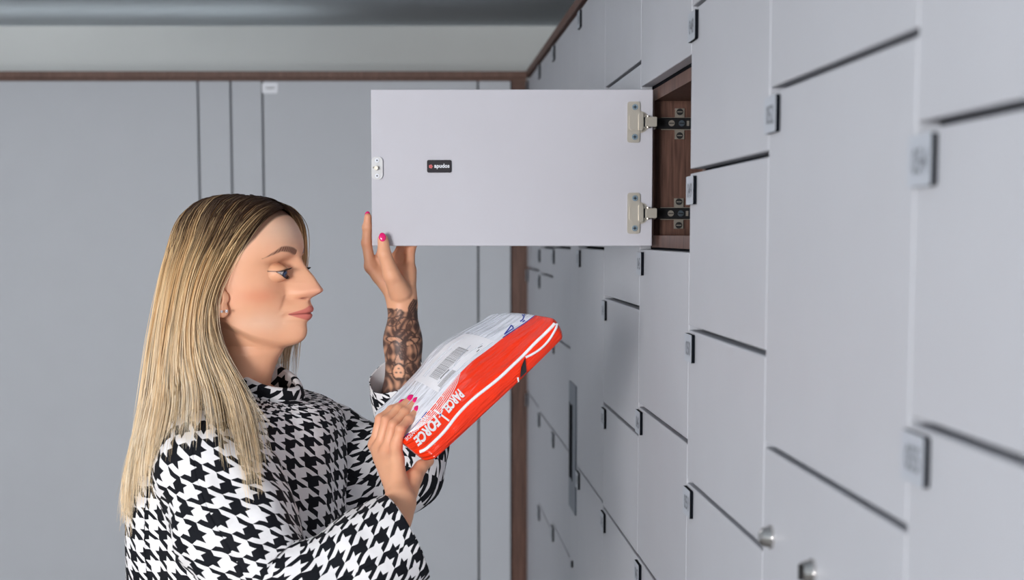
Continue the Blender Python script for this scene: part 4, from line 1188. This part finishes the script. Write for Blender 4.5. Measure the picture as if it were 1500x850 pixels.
# the tube normals must point outwards for the push
def outward(Vv, Fv):
    c_ = Vv.mean(0); a, b, d = Vv[Fv[:, 0]], Vv[Fv[:, 1]], Vv[Fv[:, 2]]
    n_ = np.cross(b - a, d - a); return np.mean(np.einsum('ij,ij->i', n_, a - c_)) > 0
fixF = lambda Vv, Fv: Fv if outward(Vv, Fv) else Fv[:, ::-1]
trees = [(bvh(VH, fixF(VH, FH)), .0035), (bvh(tV, fixF(tV, tF)), .004), (bvh(rV, fixF(rV, rF)), .004), (bvh(cV, fixF(cV, cF)), .003)]
paths, cols, rads = [], [], []
DARK, MID, BLON, PALE = lin(70, 50, 38), lin(214, 166, 112), lin(250, 216, 166), lin(255, 242, 220)
def add_locks(tab, us, per, spread, tipspread, lvl=1.0, cut=None):
    for u in us:
        G_ = guide(tab, u); lay = rng.uniform(0, 1)
        G_[1:, 2] *= (1 + .05 * (lay - .5)); tl = rng.normal(0, 1)
        G_[:, 0] += rng.normal(0, 1.2); G_[3:, 0] += np.linspace(0, 1, len(G_) - 3) * rng.normal(0, 6)
        ext = rng.normal(0, 20); G_[-1, 1] += ext; G_[-2, 1] += ext * .6
        c_ = catmull(G_, NP); wv = rng.uniform(0, 6.28); c_[:, 0] += 1.8 * np.sin(np.linspace(0, 5, NP) + wv) * np.linspace(0, 1, NP)
        Wp = np.array([P(a, b, Y0 + d * KS) for a, b, d in c_]); Wp = push(Wp, tab is near, lay)
        tone = np.clip(rng.normal(.5, .25), 0, 1); rootlen = np.clip(rng.normal(.13, .055), .04, .34) * lvl
        low = rng.uniform() < .16
        off = rng.normal(0, 1, (per, 3)) * np.array([1, .7, .5]); ph = rng.uniform(0, 6.28, per); k_ = np.linspace(0, 1, NP)
        wid = (spread * (.25 + .75 * np.clip(k_ / .25, 0, 1)) * (1 - k_) + tipspread * k_)
        for s in range(per):
            o = off[s][None] * wid[:, None]; o[:, 0] += .0007 * np.sin(k_ * 7 + ph[s])
            L = 1 - .28 * rng.uniform() ** 1.6; idx = np.linspace(0, (NP - 1) * L, NP); ii_ = np.clip(idx.astype(int), 0, NP - 2); f_ = (idx - ii_)[:, None]
            q = (Wp + o); q = q[ii_] * (1 - f_) + q[ii_ + 1] * f_
            paths.append(q); rads.append(np.interp(k_, [0, .1, .7, 1], [.0005, .0006, .0005, .00012]))
            tn = np.clip(tone + rng.normal(0, .18), 0, 1)
            m_ = np.clip((k_ - rootlen - rng.normal(0, .03)) / .22, 0, 1)[:, None]; m2 = np.clip((k_ - .35) / .5, 0, 1)[:, None]
            b_ = (MID * (1 - tn) + BLON * tn) * (1 - m2) + (BLON * (1 - tn) + PALE * tn) * m2
            if low: b_ = b_ * .55 + DARK * .25
            cols.append(DARK * (1 - m_) + b_ * m_)
add_locks(near, np.concatenate([np.linspace(0, 1.3, 150) + rng.normal(0, .006, 150)]).clip(0, 1.3), 22, .0042, .0030)
add_locks(near, rng.uniform(0, .12, 16), 14, .0030, .0022)
add_locks(near, rng.uniform(.9, 1.3, 26), 12, .0055, .0050)
add_locks(far, np.linspace(0, 1.5, 46).clip(0, 1.5), 20, .0045, .0032)
# loose single hairs
add_locks(near, rng.uniform(0, 1.3, 60), 2, .0075, .010)
PA = np.array(paths); RA = np.array(rads); CA = np.array(cols)
Vh, Fh = hair_tubes(PA, RA, 3)
M_hair = mat('blonde_hair', BLON, .5, spec=.16); t = NT(M_hair); at = t.n('ShaderNodeVertexColor', layer_name='Col'); t.l(at.outputs[0], t.b.inputs['Base Color'])
hair = world_obj('hair', Vh, Fh, M_hair, col=np.repeat(CA.reshape(-1, 3), 3, 0))
hair['kind'] = 'stuff'
hair['label'] = 'long straight blonde hair with dark roots'
